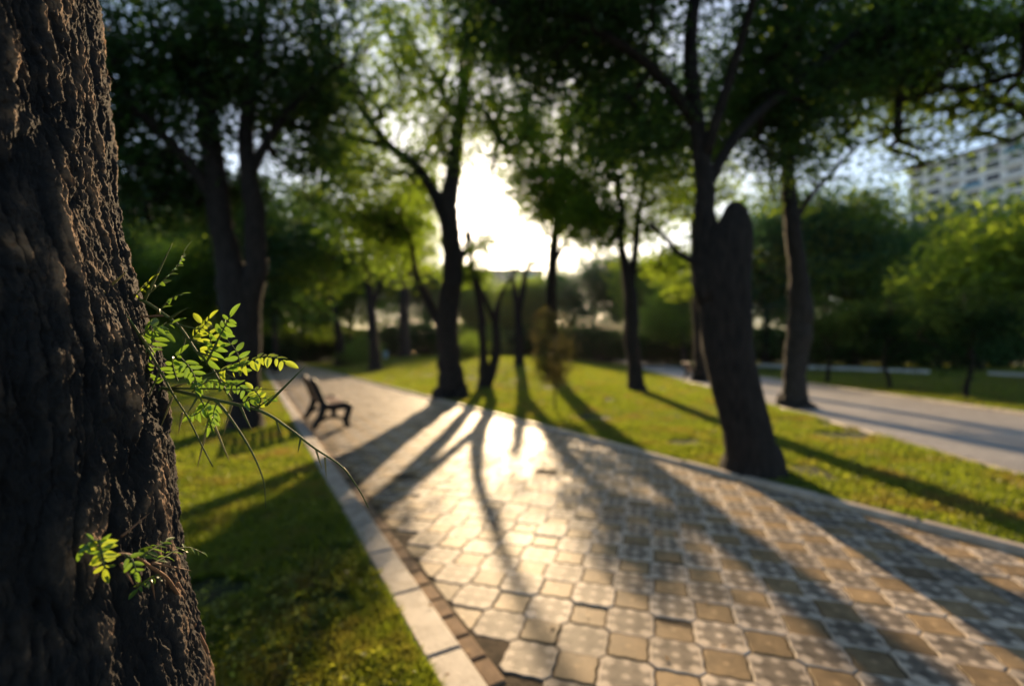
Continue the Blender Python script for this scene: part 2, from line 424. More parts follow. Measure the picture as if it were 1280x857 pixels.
for i in range(-420, 60):
    for j in range(-420, 30):
        c = ORG + PSTEP * (i * GI + j * GJ)
        if c[1] < -3 or c[1] > 75: continue
        s = c @ N1
        if s < S1L + 0.02 or s > S1R + 0.12: continue
        if abs(c[0]) > 6 + c[1] * 1.3: continue
        big = (i + j) % 2 == 0
        far = c[1] > 9
        o2 = OUT[(int(big), int(far))]
        poly = [c + q[0] * GI + q[1] * GJ for q in o2]
        clipped = False
        if s < S1L + 0.13 + .2:
            poly = clip_poly(poly, N1, S1L + 0.115, False); clipped = len(poly) != len(o2)
        if s > S1R - .2:
            poly = clip_poly(poly, N1, S1R - 0.006, True)
        if len(poly) < 3: continue
        pa = np.array(poly)
        ar = abs(np.sum(pa[:, 0] * np.roll(pa[:, 1], -1) - pa[:, 1] * np.roll(pa[:, 0], -1))) / 2
        if ar < 0.004: continue
        if clipped and ar < 0.02 and trng.random() < 0.7: continue
        z0 = trng.normal(0, 0.0028) + (-0.004 if clipped else 0); tx, ty = trng.normal(0, 0.009, 2)
        n_ = len(pa); cen = pa.mean(0)
        loc = np.c_[(pa - c) @ GI, (pa - c) @ GJ]
        inn = cen + (pa - cen) * 0.965
        loci = np.c_[(inn - c) @ GI, (inn - c) @ GJ]
        zt = z0 + loci[:, 0] * tx + loci[:, 1] * ty
        Hs = 0.585 * PSTEP if big else 0.415 * PSTEP
        ring0 = np.c_[pa, np.full(n_, -0.02)]; ring1 = np.c_[pa, zt - 0.0028]; ring2 = np.c_[inn, zt]
        tv += [ring0, ring1, ring2]
        luv = np.concatenate([loc, loc, loci]) / Hs
        for r_ in (0, 1):
            for a in range(n_):
                b_ = (a + 1) % n_
                tf.append((nv + r_ * n_ + a, nv + r_ * n_ + b_, nv + (r_ + 1) * n_ + b_, nv + (r_ + 1) * n_ + a)); tm.append(0 if big else 1)
        tf.append(tuple(nv + 2 * n_ + a for a in range(n_))); tm.append(0 if big else 1)
        tuv.append(luv)
        dk = trng.uniform(0.75, 1.15) * (0.55 if trng.random() < .05 else 1)
        if s < S1L + .45: dk *= trng.uniform(.55, .95)
        tint.append(np.full(3 * n_, dk))
        nv += 3 * n_
TV = np.concatenate(tv)
# make every face point up / outward
TUV = np.concatenate(tuv); TT = np.concatenate(tint)
pav = new_mesh('pavement', TV, [f[::-1] for f in tf], [M['tile_big'], M['tile_small']], face_mats=tm)
tag(pav, kind='structure')
ul = pav.data.uv_layers.new(name='tile')
li = np.empty(len(pav.data.loops), np.int32); pav.data.loops.foreach_get('vertex_index', li)
ul.data.foreach_set('uv', TUV[li].astype(np.float32).ravel())
aa = pav.data.attributes.new('tint', 'FLOAT', 'POINT'); aa.data.foreach_set('value', TT.astype(np.float32))

# kerbs --------------------------------------------------------------------
def kerb(name, s0, s1, N_, U_, t0, t1, L, top, mat, bev=0.008, jit=0.003, seed=1):
    mb = MB(); r_ = np.random.default_rng(seed); t = t0
    ang = math.atan2(U_[1], U_[0])
    while t < t1:
        c = N_ * ((s0 + s1) / 2) + U_ * (t + L / 2)
        mb.box((c[0] + r_.normal(0, jit * .6), c[1], (top - 0.2) / 2 + r_.normal(0, jit * .6)), (L - 0.006, s1 - s0, top + 0.2), ang + r_.normal(0, jit * .4), bev)
        t += L
    return tag(mb.build(name, mat), kind='structure')
kerb('kerb', S1L - KL, S1L - .003, N1, U1, -6, 90, 0.62, 0.052, M['kerb'], 0.012, 0.0055)
kerb('kerb', S1R + .003, S1R + KR, N1, U1, -3.1, 90, 0.8, 0.055, M['kerb_old'], 0.02, 0.007, 2)
kerb('kerb', S2L - K2, S2L - .003, N2, U2, 0.7, 90, 0.9, 0.055, M['kerb'], 0.02, 0.005, 3)
kerb('kerb', S2R + .003, S2R + K2, N2, U2, -10, 110, 0.9, 0.06, M['kerb'], 0.02, 0.005, 4)
mb = MB(); r_ = np.random.default_rng(5); t = -5.0; ang = math.atan2(U1[1], U1[0])
while t < 60:
    L = 0.2
    c = N1 * (S1L + 0.055 + r_.normal(0, .003)) + U1 * (t + L / 2)
    if r_.random() > .04:
        mb.box((c[0], c[1], -0.03 + r_.normal(0, .003)), (L - 0.012, 0.098, 0.06), ang + r_.normal(0, .025), 0.012)
    t += L
tag(mb.build('edging_bricks', M['edge_brick']), kind='structure')

# grass --------------------------------------------------------------------
def vnoise(x, y, seed=0):
    xi = np.floor(x).astype(np.int64); yi = np.floor(y).astype(np.int64); fx = x - xi; fy = y - yi
    fx = fx * fx * (3 - 2 * fx); fy = fy * fy * (3 - 2 * fy)
    def h(a, b):
        n = (a * 374761393 + b * 668265263 + seed * 974711) & 0x7fffffff
        n = ((n ^ (n >> 13)) * 1274126177) & 0x7fffffff
        return ((n ^ (n >> 16)) & 0xffff) / 65535.0
    return (h(xi, yi) * (1 - fx) + h(xi + 1, yi) * fx) * (1 - fy) + (h(xi, yi + 1) * (1 - fx) + h(xi + 1, yi + 1) * fx) * fy

def fbm(x, y, seed=0, o=4, g=0.5):
    s = 0; a = 1; t = 0
    for k in range(o):
        s = s + a * vnoise(x, y, seed + k * 17); t += a; a *= g; x = x * 2.03 + 5.1; y = y * 2.03 + 1.7
    return s / t

def blades(n, r0, r1, a0, a1, seed):
    r = np.random.default_rng(seed)
    rad = np.exp(r.uniform(math.log(r0), math.log(r1), n)); an = r.uniform(a0, a1, n)
    return rad * np.sin(an), rad * np.cos(an), rad, r

def region(x, y):
    s1 = x * N1[0] + y * N1[1]; s2 = x * N2[0] + y * N2[1]
    g = np.zeros(len(x), int)
    g[s1 < S1L - KL - .005] = 1
    g[(s1 > S1R + KR + .005) & (s2 < S2L - K2 - .005)] = 2
    g[(s2 > S2R + K2 + .01)] = 3
    return g

def grass_mesh(sel, x, y, rad, r, name, hscale=1.0):
    x = x[sel]; y = y[sel]; rad = rad[sel]; n = len(x)
    cl = fbm(x * 2.2, y * 2.2, 5); cl2 = fbm(x * 0.6, y * .6, 9)
    h = (0.018 + 0.05 * cl ** 1.5 + 0.02 * r.random(n)) * (1 + rad * 0.012) * hscale * (0.55 + cl2)
    w = 0.0018 + rad * 0.0009
    th = r.uniform(0, 2 * math.pi, n); z = ground_z(x, y)
    lean = r.uniform(0.1, 0.9, n) * h; la = r.uniform(0, 2 * math.pi, n)
    dx = np.cos(th) * w; dy = np.sin(th) * w
    b0 = np.stack([x - dx, y - dy, z - .004], -1); b1 = np.stack([x + dx, y + dy, z - .004], -1)
    mx = x + np.cos(la) * lean * .35; my = y + np.sin(la) * lean * .35
    m1 = np.stack([mx + dx * .8, my + dy * .8, z + h * .6], -1); m0 = np.stack([mx - dx * .8, my - dy * .8, z + h * .6], -1)
    tx = x + np.cos(la) * lean; ty = y + np.sin(la) * lean
    tp = np.stack([tx, ty, z + h * (1.0 - .1 * lean / h)], -1)
    v = np.stack([b0, b1, m1, m0, tp], 1).reshape(-1, 3)
    k = np.arange(n)[:, None] * 5
    f3a = np.concatenate([k + [0, 1, 2], k + [0, 2, 3], k + [3, 2, 4]])
    o = new_mesh(name, v, f3a, M['grass'])
    return tag(o, kind='stuff')

gx, gy, gr, g_r = blades(620000, 1.3, 62, R(-56), R(54), 11)
reg = region(gx, gy)
bare = fbm(gx * 1.1, gy * 1.1, 31)
keep = bare < 0.72
tag(grass_mesh((reg == 1) & keep, gx, gy, gr, g_r, 'grass'), 'grass growing on the lawn left of the main path beside the foreground trunk', 'grass')
tag(grass_mesh((reg == 2) & keep, gx, gy, gr, g_r, 'grass'), 'sunlit grass on the lawn between the two paths', 'grass')
tag(grass_mesh((reg == 3) & keep, gx, gy, gr, g_r, 'grass'), 'dim grass on the lawn beyond the second path', 'grass')

# leaf clouds ----------------------------------------------------------------
def leaf_cloud(name, cent, L, mat, parent, r, flat=0.6, wr=0.45, up=0.5):
    n = len(cent)
    nrm = r.normal(0, 1, (n, 3)); nrm[:, 2] = np.abs(nrm[:, 2]) + up; nrm /= np.linalg.norm(nrm, axis=1)[:, None]
    t = r.normal(0, 1, (n, 3)); t[:, 2] *= .5; t -= nrm * np.sum(t * nrm, 1)[:, None]; t /= np.linalg.norm(t, axis=1)[:, None]
    s = np.cross(nrm, t); ll = (L * r.uniform(.6, 1.3, n))[:, None]
    a = cent - t * ll * .5; b = cent + t * ll * .5; fold = nrm * ll * .08
    v = np.stack([a, cent + s * ll * wr * .5 + fold, b, cent - s * ll * wr * .5 + fold], 1).reshape(-1, 3)
    f = np.arange(n * 4).reshape(-1, 4)
    return new_mesh(name, v, f, mat, parent)

# weeds (broad leaves) in the near left lawn
r_ = np.random.default_rng(8)
wx, wy, wr_, _ = blades(9000, 1.6, 9, R(-50), R(50), 21)
rg = region(wx, wy); q = fbm(wx * 1.7, wy * 1.7, 44)
sel = (rg > 0) & (q > 0.52)
c = np.stack([wx[sel], wy[sel], ground_z(wx[sel], wy[sel]) + r_.uniform(.02, .07, sel.sum())], -1)
c = np.repeat(c, 4, 0) + r_.normal(0, 0.018, (len(c) * 4, 3)) * [1, 1, .4]
o = leaf_cloud('lawn_weeds', c, 0.03, M['weed'], None, r_, wr=.6); tag(o, 'low broad leaved weeds among the grass beside the paths', 'weeds', kind='stuff')
# fallen leaves
n = 5200
fx = r_.uniform(-14, 12, n); fy = r_.uniform(1.5, 24, n)
s1 = fx * N1[0] + fy * N1[1]
dens = np.where((s1 > S1L - .2) & (s1 < S1L + .9), 1.0, np.where((s1 > S1R - .4) & (s1 < S1R + .8), .5, np.where(s1 > S1R, .3, .10)))
sel = r_.random(n) < dens
fx, fy = fx[sel], fy[sel]
z = ground_z(fx, fy); sp1 = fx * N1[0] + fy * N1[1]
onk = (sp1 > S1L - KL) & (sp1 < S1L) | ((sp1 > S1R) & (sp1 < S1R + KR))
onl = region(fx, fy) > 0
z = z + np.where(onk, .058, np.where(onl, .045, .008))
o = leaf_cloud('fallen_leaves', np.stack([fx, fy, z], -1), 0.03, M['dry'], None, r_, up=3.0, wr=.5)
tag(o, 'dry fallen leaves scattered along the paving edges', 'fallen leaves', kind='stuff')

# ---------------------------------------------------------------- trees
def tree_mesh(skel, crowns, n_nodes, seed, leaves_per, leafL, clr, trunk_sides=18, wob=.07, flat=.6, seg=1.0, root=0, holes=0.0, lowr=.012, clip=None):
    """skel: list of polylines [(x,y,z,r),...] ; crowns: list of ((cx,cy,cz),(rx,ry,rz),weight)"""
    r = np.random.default_rng(seed)
    mb = MB(); nodes = []; nrad = []
    for k, pl in enumerate(skel):
        pl = np.array(pl, float)
        n = max(6, int(np.sum(np.linalg.norm(np.diff(pl[:, :3], axis=0), axis=1)) / 0.22))
        sp = smooth_path(pl, min(n, 60))
        sp[:, 3] = np.maximum(sp[:, 3], .01)
        jit = r.normal(0, 1, (len(sp), 3)) * (sp[:, 3:4] * .06); jit[0] = 0
        sp[:, :3] += jit
        mb.tube(sp[:, :3], sp[:, 3], trunk_sides if k == 0 else max(8, trunk_sides - 6), True, wob, seed + k)
        m = max(1, len(sp) // 14)
        st = len(sp) // 2 if k == 0 else len(sp) // 4
        for q in sp[st::m]: nodes.append(q[:3]); nrad.append(q[3])
        nodes.append(sp[-1][:3]); nrad.append(sp[-1][3])
    nodes0 = len(nodes)
    w = np.array([c[2] for c in crowns], float); w /= w.sum()
    tg = []
    while len(tg) < n_nodes:
        c = crowns[r.choice(len(crowns), p=w)]
        d = r.normal(0, 1, 3); d /= np.linalg.norm(d)
        p = np.array(c[0]) + d * np.array(c[1]) * r.random() ** (1 / 2.2)
        if holes and fbm(np.array([p[0] * .45 + seed]), np.array([p[2] * .6 + p[1] * .37]), seed)[0] < holes: continue
        if clip is not None and clip(p): continue
        tg.append(p)
    tg = np.array(tg); base = np.array(nodes)
    d0 = np.min(np.linalg.norm(tg[:, None] - base[None], axis=2), axis=1)
    order = np.argsort(d0)
    parent = [-1] * nodes0
    for i in order:
        p = tg[i]; A = np.array(nodes); d = np.linalg.norm(A - p, axis=1) + np.maximum(0, A[:, 2] - p[2]) * .8
        j = int(np.argmin(d)); a = A[j]
        L = np.linalg.norm(p - a); k = max(1, int(L / seg))
        pr = j
        for q in range(1, k + 1):
            t = q / k
            m_ = a * (1 - t) + p * t + (r.normal(0, .07, 3) * L * .5 if q < k else 0)
            m_ = m_ + np.array([0, 0, .1 * L * math.sin(math.pi * t)])
            nodes.append(m_); nrad.append(0); parent.append(pr); pr = len(nodes) - 1
    desc = [1] * len(nodes)
    for i in range(len(nodes) - 1, nodes0 - 1, -1): desc[parent[i]] += desc[i]
    for i in range(nodes0, len(nodes)): nrad[i] = lowr * desc[i] ** .55
    V = []; Fc = []; 
    for i in range(nodes0, len(nodes)):
        j = parent[i]; rj = min(nrad[j], nrad[i] * 1.35) if j < nodes0 else nrad[j]
        mb.tube(np.array([nodes[j], nodes[i]]), [rj, nrad[i]], 5, False)
    ends = np.array(nodes[nodes0:])
    n = len(ends) * leaves_per
    idx = np.repeat(np.arange(len(ends)), leaves_per)
    off = r.normal(0, 1, (n, 3)); off *= np.minimum(1, 1.9 / np.linalg.norm(off, axis=1))[:, None]
    sc = (clr * r.uniform(.55, 1.25, len(ends)))[idx][:, None]
    cen = ends[idx] + off * sc * [1, 1, flat]
    if clip is not None:
        cen = cen[~np.array([clip(p) for p in cen])] if len(cen) < 20000 else cen
    return mb, cen, r

def shift(skel, crowns, b):
    sk = [[(p[0] - b[0], p[1] - b[1], p[2] - b[2], p[3]) for p in pl] for pl in skel]
    cr = [((c[0][0] - b[0], c[0][1] - b[1], c[0][2] - b[2]), c[1], c[2]) for c in crowns]
    return sk, cr

def hero(name, label, base_px, lines, crowns, n_nodes, seed, lp, L, clr, bark, leafm, cat='tree', group=None, **kw):
    """lines: polylines of (px, py, width px, depth offset m); crowns: (px, py, depth offset, rx, ry, rz, w)"""
    b = at(*base_px)
    D = float(np.dot(b - CAM, FWD))
    sk = []
    for k, pl in enumerate(lines):
        q = []
        for i, (px, py, w, *dz) in enumerate(pl):
            d = D + (dz[0] if dz else 0)
            p = P(px, py, d)
            q.append((p[0], p[1], p[2], w * d / F / 2))
        if k == 0:
            f0 = q[0]
            tt_ = min(.6, .28 / max(.3, q[1][2] - f0[2])); lp_ = [f0[i] + (q[1][i] - f0[i]) * tt_ for i in range(4)]
            q = [(f0[0], f0[1], float(b[2]) - .2, f0[3] * 1.6), (f0[0], f0[1], float(b[2]) + .03, f0[3] * 1.26), (lp_[0], lp_[1], float(b[2]) + .28, lp_[3] * 1.06)] + q[1:]
        sk.append(q)
    cr = []
    for (px, py, dz, rx, ry, rz, w) in crowns:
        cr.append((tuple(P(px, py, D + dz)), (rx, ry, rz), w))
    L = L * 1.6
    root = empty(name, b)
    sk, cr = shift(sk, cr, b)
    mb, cen, r = tree_mesh(sk, cr, int(n_nodes * 2.5), seed, int(lp * .5), L, clr * 1.1, **kw)
    mb.build('trunk', bark, root, True)
    leaf_cloud('crown', cen, L, leafm, root, r)
    tag(root, label, cat, group)
    return root
BK, BG = M['bark_far'], M['bark_grey']
# central tree
hero('park_tree', 'tall dark trunk forking below the sun on the kerb side of the sunlit lawn', (565, 497),
     [[(565, 497, 36), (561, 445, 27), (560, 400, 26), (566, 340, 26), (563, 290, 25), (560, 262, 24), (566, 225, 19, .2), (574, 150, 14, .3), (590, 60, 10, .3), (600, -60, 6)],
      [(561, 285, 18), (545, 245, 15), (520, 208, 12, -.2), (485, 180, 11, -.5), (455, 140, 10, -.8), (425, 95, 8, -1), (395, 45, 7, -1.2), (385, -30, 5, -1.4)],
      [(556, 420, 13), (540, 385, 11, .1), (523, 350, 9, .3), (517, 325, 7, .5), (512, 290, 5, .7)],
      [(570, 345, 6), (583, 305, 5, .2), (584, 275, 5, .3), (601, 250, 4, .4), (616, 212, 4, .5), (620, 180, 3, .5)]],
     [(500, 60, -.5, 3.6, 3, 3.0, 4.5), (610, 40, .5, 2.8, 3, 2.8, 4), (430, 160, -.5, 1.9, 2, 1.9, 1.8), (520, -120, 0, 4, 4, 3, 2.5), (605, 165, .6, 1.2, 1.2, 1.3, 1.2), (500, 275, .8, 1.3, .9, .8, .6), (545, 190, .3, 1.2, 1.2, 1.0, 1.0), (450, 235, -.3, 1.8, 1.6, 1.2, 1.0), (395, 200, -.6, 1.4, 1.4, 1.4, .9), (495, 320, .8, 1.1, .9, .9, .8), (500, 215, .2, 1.3, 1.2, 1.1, 1.2), (460, 285, .3, 1.2, 1.1, .8, .7), (480, 270, .4, 1.3, 1.1, .9, .8), (540, 140, 0, 1.8, 1.5, 1.6, 1.4), (640, 150, .8, 1.3, 1.2, 1.3, 1.0)],
     240, 101, 95, .12, .42, BK, M['leaf_mid'], holes=.3)
hero('park_tree', 'twin stemmed small tree directly right of the central forked trunk', (609, 484),
     [[(605, 484, 15), (604, 440, 11), (602, 390, 10), (595, 350, 9), (590, 330, 6), (588, 290, 4)],
      [(608, 481, 14), (621, 440, 11), (620, 400, 10), (626, 370, 5.5), (640, 345, 3.4), (656, 325, 2.4), (668, 312, 1.4)],
      [(596, 350, 6), (607, 375, 6), (617, 398, 7)]],
     [(600, 310, .5, .8, 1, .6, 1), (583, 342, .3, .9, .9, .5, 2.0)], 20, 102, 70, .12, .28, BK, M['leaf_mid'], trunk_sides=12)
hero('park_tree', 'slim forked tree alone in the far middle of the sunlit lawn', (649, 456),
     [[(649, 456, 12), (649, 420, 10), (647, 385, 10), (643, 362, 7), (640, 345, 4)], [(648, 392, 8), (655, 355, 7), (660, 335, 5), (680, 325, 4)]],
     [(641, 338, 0, .7, .8, .4, 1), (660, 325, 0, .5, .5, .3, .5)], 6, 103, 60, .10, .28, BK, M['leaf_mid'], trunk_sides=10)
hero('park_tree', 'tall slender trunk rising behind the brownish sapling', (692, 470),
     [[(692, 470, 17), (690, 420, 15), (689, 370, 13), (692, 310, 12), (698, 260, 9), (702, 200, 7), (706, 120, 5)], [(692, 330, 6), (716, 285, 4), (735, 250, 3)], [(697, 275, 6), (680, 240, 4), (668, 215, 3)]],
     [(705, 190, 0, 3.2, 2.5, 3.4, 4), (735, 120, 0, 3.6, 3, 2.8, 2.5), (665, 190, 0, 1.4, 1.5, 1.4, .8), (725, 275, 0, 2.4, 1.5, 1.3, 2.2), (668, 225, 0, 1.3, 1.2, 1.0, .5), (712, 245, 0, 1.9, 1.6, 1.1, 1.2), (790, 285, 0, 1.8, 1.5, .9, .8)], 215, 104, 85, .14, .5, BK, M['leaf_mid'], holes=.32, trunk_sides=12)
hero('park_tree', 'forked dark trunk on the lawn between the sapling and the thick stubbed tree', (797, 488),
     [[(797, 488, 20), (793, 450, 17), (789, 415, 18), (788, 370, 17), (783, 340, 14), (776, 300, 9), (778, 265, 8), (768, 215, 5), (760, 150, 4)],
      [(787, 362, 11), (793, 325, 9), (796, 290, 8), (799, 262, 7), (808, 215, 6), (820, 140, 4)]],
     [(770, 190, 0, 2.6, 2.2, 2.3, 4), (820, 130, 0, 3.2, 2.5, 2.6, 3.4), (735, 265, .2, .8, .8, .7, .5), (830, 250, 0, 1.6, 1.4, 1.3, 1.6), (750, 290, 0, .9, .9, .7, .6), (835, 320, 0, .9, .9, .6, .5)], 150, 105, 85, .11, .42, BK, M['leaf_mid'], holes=.32, trunk_sides=14)
# thick stubbed tree
hero('park_tree', 'thick leaning trunk with a cut rounded stub, nearest tree on the right lawn', (943, 590),
     [[(943, 590, 64), (938, 555, 58), (925, 500, 56), (912, 440, 58), (905, 390, 60), (901, 345, 66), (911, 310, 54), (917, 285, 44), (919, 266, 30), (917, 256, 18), (916, 252, 8)],
      [(893, 375, 46), (881, 325, 33, .05), (881, 280, 27, .1), (880, 225, 23, .2), (872, 160, 19, .3), (862, 80, 17, .4), (868, 0, 14, .4), (880, -90, 11, .4)],
      [(872, 330, 10, 0), (850, 318, 6, .1), (830, 296, 5, .2), (812, 278, 4, .2)],
      [(882, 235, 14, .2), (925, 165, 12, .5), (985, 110, 11, .9), (1060, 50, 10, 1.3), (1130, -20, 12, 1.6), (1220, -80, 9, 1.8)],
      [(872, 155, 14, .3), (820, 90, 12, .2), (750, 40, 10, .2), (680, 0, 8, .3), (600, -60, 9, .5)],
      [(880, 200, 14, .2), (905, 120, 12, .0), (930, 40, 10, -.2), (960, -60, 8, -.5)]],
     [(750, 0, .8, 1.7, 1.6, 1.2, 3.4), (880, 20, 1.2, 1.8, 1.8, 1.3, 3.6), (1000, 60, 1.4, 1.5, 1.4, 1.1, 2.6), (670, 20, 1.8, 1.5, 1.5, 1.2, 2.4), (960, 150, 1.4, .9, .9, .7, 1.0), (800, 150, 1.0, .9, .9, .6, .9), (1120, 60, 1.8, 1.3, 1.2, .7, 1.5), (900, -260, 0, 3.2, 3, 1.5, 2)],
     300, 106, 150, .065, .27, BK, M['leaf_dark'], holes=.28, trunk_sides=28, wob=.06, lowr=.006, seg=.5)
hero('park_tree', 'straight brown trunk growing at the kerb of the second path on the right', (993, 508),
     [[(993, 508, 30), (992, 470, 26), (998, 420, 29), (1001, 385, 27), (998, 340, 20), (992, 290, 18), (986, 240, 17), (983, 200, 16), (975, 120, 13), (970, 20, 10)],
      [(990, 285, 8), (1010, 250, 6), (1040, 215, 5), (1075, 180, 4)], [(983, 205, 9), (1015, 130, 8), (1060, 70, 6), (1110, 20, 5)]],
     [(1000, 60, 0, 3.2, 3, 2.4, 4), (1060, 130, 0, 1.8, 2, 1.3, 1.8), (920, 110, 0, 2.0, 2, 1.6, 2.2), (1000, 220, 0, 1.3, 1.2, .9, 1.0), (1140, 50, 0, 2.0, 2, 1.4, 2), (850, 170, 0, 1.6, 1.6, 1.2, 1.4)],
     190, 107, 100, .10, .42, BG, M['leaf_mid'], holes=.4, trunk_sides=16)
hero('park_tree', 'thin trunk at the second path kerb just left of the thick stubbed trunk', (875, 476),
     [[(875, 476, 16), (874, 430, 13), (871, 380, 12), (868, 330, 9), (866, 270, 7)]],
     [(853, 365, 0, .4, .5, .3, .12), (868, 240, 0, 2.8, 2.6, 2.0, 2), (835, 330, .4, .9, 1, .7, .6)], 70, 108, 80, .13, .45, BK, M['leaf_bright'], trunk_sides=12)
# left dark tree
hero('park_tree', 'massive dark double trunk on the left lawn behind the thorny twig', (307, 536),
     [[(307, 536, 38), (307, 500, 33), (306, 450, 34), (302, 405, 40), (296, 365, 42), (285, 320, 30), (274, 260, 28), (266, 190, 24), (256, 110, 20), (246, 30, 16), (240, -60, 12)],
      [(306, 400, 32), (318, 345, 26), (319, 290, 24), (314, 235, 22), (308, 170, 18), (318, 90, 14), (330, 0, 11), (350, -80, 8)],
      [(274, 265, 18), (245, 215, 15, -.2), (195, 160, 12, -.5), (150, 115, 9, -.8), (100, 60, 7, -1)],
      [(312, 220, 12), (345, 160, 10, .1), (390, 110, 7, .2), (430, 80, 5, .3)]],
     [(200, 90, 0, 2.0, 2, 1.8, 4.4), (310, 60, .3, 2.0, 2, 1.6, 4.4), (390, 110, .8, 1.3, 1.3, 1.2, 1.8), (170, 230, 0.3, 1.2, 1.2, 1.0, 1.6), (250, 240, .6, .9, .9, .7, .9), (370, 210, .8, .9, 1, .9, .8), (130, 130, 0, 1.2, 1.2, 1.2, 1.2), (300, -150, 0, 3.5, 3, 1.8, 2.5)],
     280, 109, 130, .085, .33, BK, M['leaf_dark'], holes=.28, trunk_sides=24, wob=.05, lowr=.008, seg=.7)
hero('park_tree', 'slim trunk with bright backlit leaves at the far right edge of the main path', (469, 463),
     [[(469, 463, 14), (467, 420, 12), (464, 385, 11), (459, 340, 9), (455, 290, 6)], [(465, 385, 7), (480, 345, 5), (500, 310, 4)]],
     [(440, 290, 0, 4.2, 3.5, 3.6, 3), (505, 305, 0, 2.6, 3, 2.4, 2.0), (400, 330, 0, 3.0, 3, 2.0, 1.2), (520, 250, 0, 2.0, 2, 1.9, 1.6), (440, 200, 0, 3, 3, 2.4, 1.2)], 165, 110, 85, .2, .75, BK, M['leaf_bright'], trunk_sides=12, holes=.3)
hero('park_tree', 'leaning slim trunk left of the bright leaved tree beside the far path', (425, 457),
     [[(425, 457, 12), (425, 425, 10), (418, 395, 9), (409, 365, 7), (400, 330, 5)]],
     [(405, 330, 0, 3.5, 3.5, 2.6, 1), (385, 260, 0, 3.5, 3, 2.6, 1)], 90, 111, 75, .2, .75, BK, M['leaf_mid'], trunk_sides=10, holes=.3)
hero('park_tree', 'grey distant trunk left of the central forked tree', (506, 446),
     [[(506, 446, 15), (505, 410, 12), (506, 370, 12), (509, 330, 9), (512, 290, 6)]],
     [(510, 300, 0, 5, 4, 4, 1)], 80, 112, 70, .25, .9, BG, M['leaf_mid'], trunk_sides=10, holes=.4)

hero('park_tree', 'tree whose leafy boughs hang into the upper right corner over the second path', (1420, 560),
     [[(1420, 560, 40), (1415, 500, 34), (1405, 420, 32), (1395, 320, 30), (1400, 200, 26), (1390, 80, 20), (1400, -60, 12)],
      [(1396, 300, 18), (1340, 200, 14), (1280, 140, 10), (1200, 110, 7), (1150, 120, 4)], [(1400, 190, 16), (1320, 80, 12), (1220, 20, 8), (1130, 10, 5)]],
     [(1260, 40, 0, 1.6, 1.6, 1.2, 3), (1180, 100, 0, 1.2, 1.4, .5, 1.2), (1215, 165, 0, .8, 1, .22, .45), (1150, 205, 0, .5, .7, .18, .25), (1130, 170, 0, .5, .6, .25, .3), (1330, 60, 0, 1.8, 2, 1.6, 2), (1420, 60, 0, 2.4, 2.4, 2.2, 2), (1120, 30, 0, 1.0, 1.2, .5, .8)],
     130, 115, 90, .06, .3, BK, M['leaf_mid'], trunk_sides=16, holes=.28)
# brownish sapling
b = at(693, 513)
root = empty('sapling', b); mb = MB()
H = 2.35
mb.tube(smooth_path([(0, 0, -.1), (.02, .01, .6), (-.02, 0, 1.4), (.03, 0, H)], 14), np.linspace(.022, .006, 14), 8)
r_ = np.random.default_rng(12); cen = []
for k in range(75):
    z = r_.uniform(.7, H); a = r_.uniform(0, 6.28); L = (.20 + .46 * math.sin(math.pi * min(1, (z - .6) / (H - .4)))) * r_.uniform(.6, 1.2)
    e = np.array([math.cos(a) * L, math.sin(a) * L, z + .18 * L])
    mb.tube(np.array([(0, 0, z - .05), e]), [.006, .002], 5)
    for q in range(60): cen.append(np.array([0, 0, z]) * (1 - .0) * 0 + e * r_.uniform(.35, 1.05) * [1, 1, 0] + [0, 0, z + r_.normal(0, .06)] + r_.normal(0, .06, 3))
mb.build('trunk', BK, root, True); leaf_cloud('crown', np.array(cen), .075, M['leaf_olive'], root, r_)
tag(root, 'brownish olive sapling with a thin stem standing on the sunlit lawn', 'sapling')

# background prototypes ---------------------------------------------------------
def proto(seed, H, cr_r, bark, leafm, low=.18, lp=150, L=.3, clr=1.0, nn=170, trunk_r=.22, holes=.3):
    r = np.random.default_rng(seed)
    root = empty('broadleaf_tree', (0, 0, 0))
    sk = [[(0, 0, -.3, trunk_r * 1.3), (.05, 0, .4, trunk_r), (.15, .1, H * .3, trunk_r * .8), (-.1, .1, H * .6, trunk_r * .55), (0, 0, H * .9, .05)]]
    for k in range(4):
        a = k * 1.57 + r.uniform(-.4, .4); z = H * r.uniform(.28, .5)
        sk.append([(0.1, 0, z, trunk_r * .45), (math.cos(a) * cr_r * .35, math.sin(a) * cr_r * .35, z + H * .14, trunk_r * .3), (math.cos(a) * cr_r * .7, math.sin(a) * cr_r * .7, z + H * .25, .05)])
    cr = [((0, 0, H * (.5 + low / 2)), (cr_r, cr_r, H * (.5 - low / 2)), 3)]
    for k in range(3):
        a = r.uniform(0, 6.28)
        cr.append(((math.cos(a) * cr_r * .5, math.sin(a) * cr_r * .5, H * r.uniform(.5, .8)), (cr_r * .6, cr_r * .6, H * .2), 1))
    mb, cen, r = tree_mesh(sk, cr, nn, seed, lp, L, clr, trunk_sides=10, holes=holes, seg=1.6)
    mb.build('trunk', bark, root, True); leaf_cloud('crown', cen, L, leafm, root, r)
    return root
protos = [proto(201, 11, 4.0, BK, M['leaf_mid']), proto(202, 13, 4.6, BK, M['leaf_dark']),
          proto(203, 9, 3.6, BG, M['leaf_bright']), proto(204, 12, 4.6, BK, M['leaf_blue'], low=.08)]
used = [False] * 4
def put(k, px, D, scale, rz, label, group=None, z=0.0, sz=None):
    p = P(px, 440, D)
    o = protos[k] if not used[k] else copy_tree(protos[k])
    used[k] = True
    o.location = (p[0], p[1], float(ground_z(p[0], p[1])) + z)
    o.rotation_euler = (0, 0, rz); o.scale = (scale, scale, sz or scale)
    tag(o, label, 'tree', group)
    return o
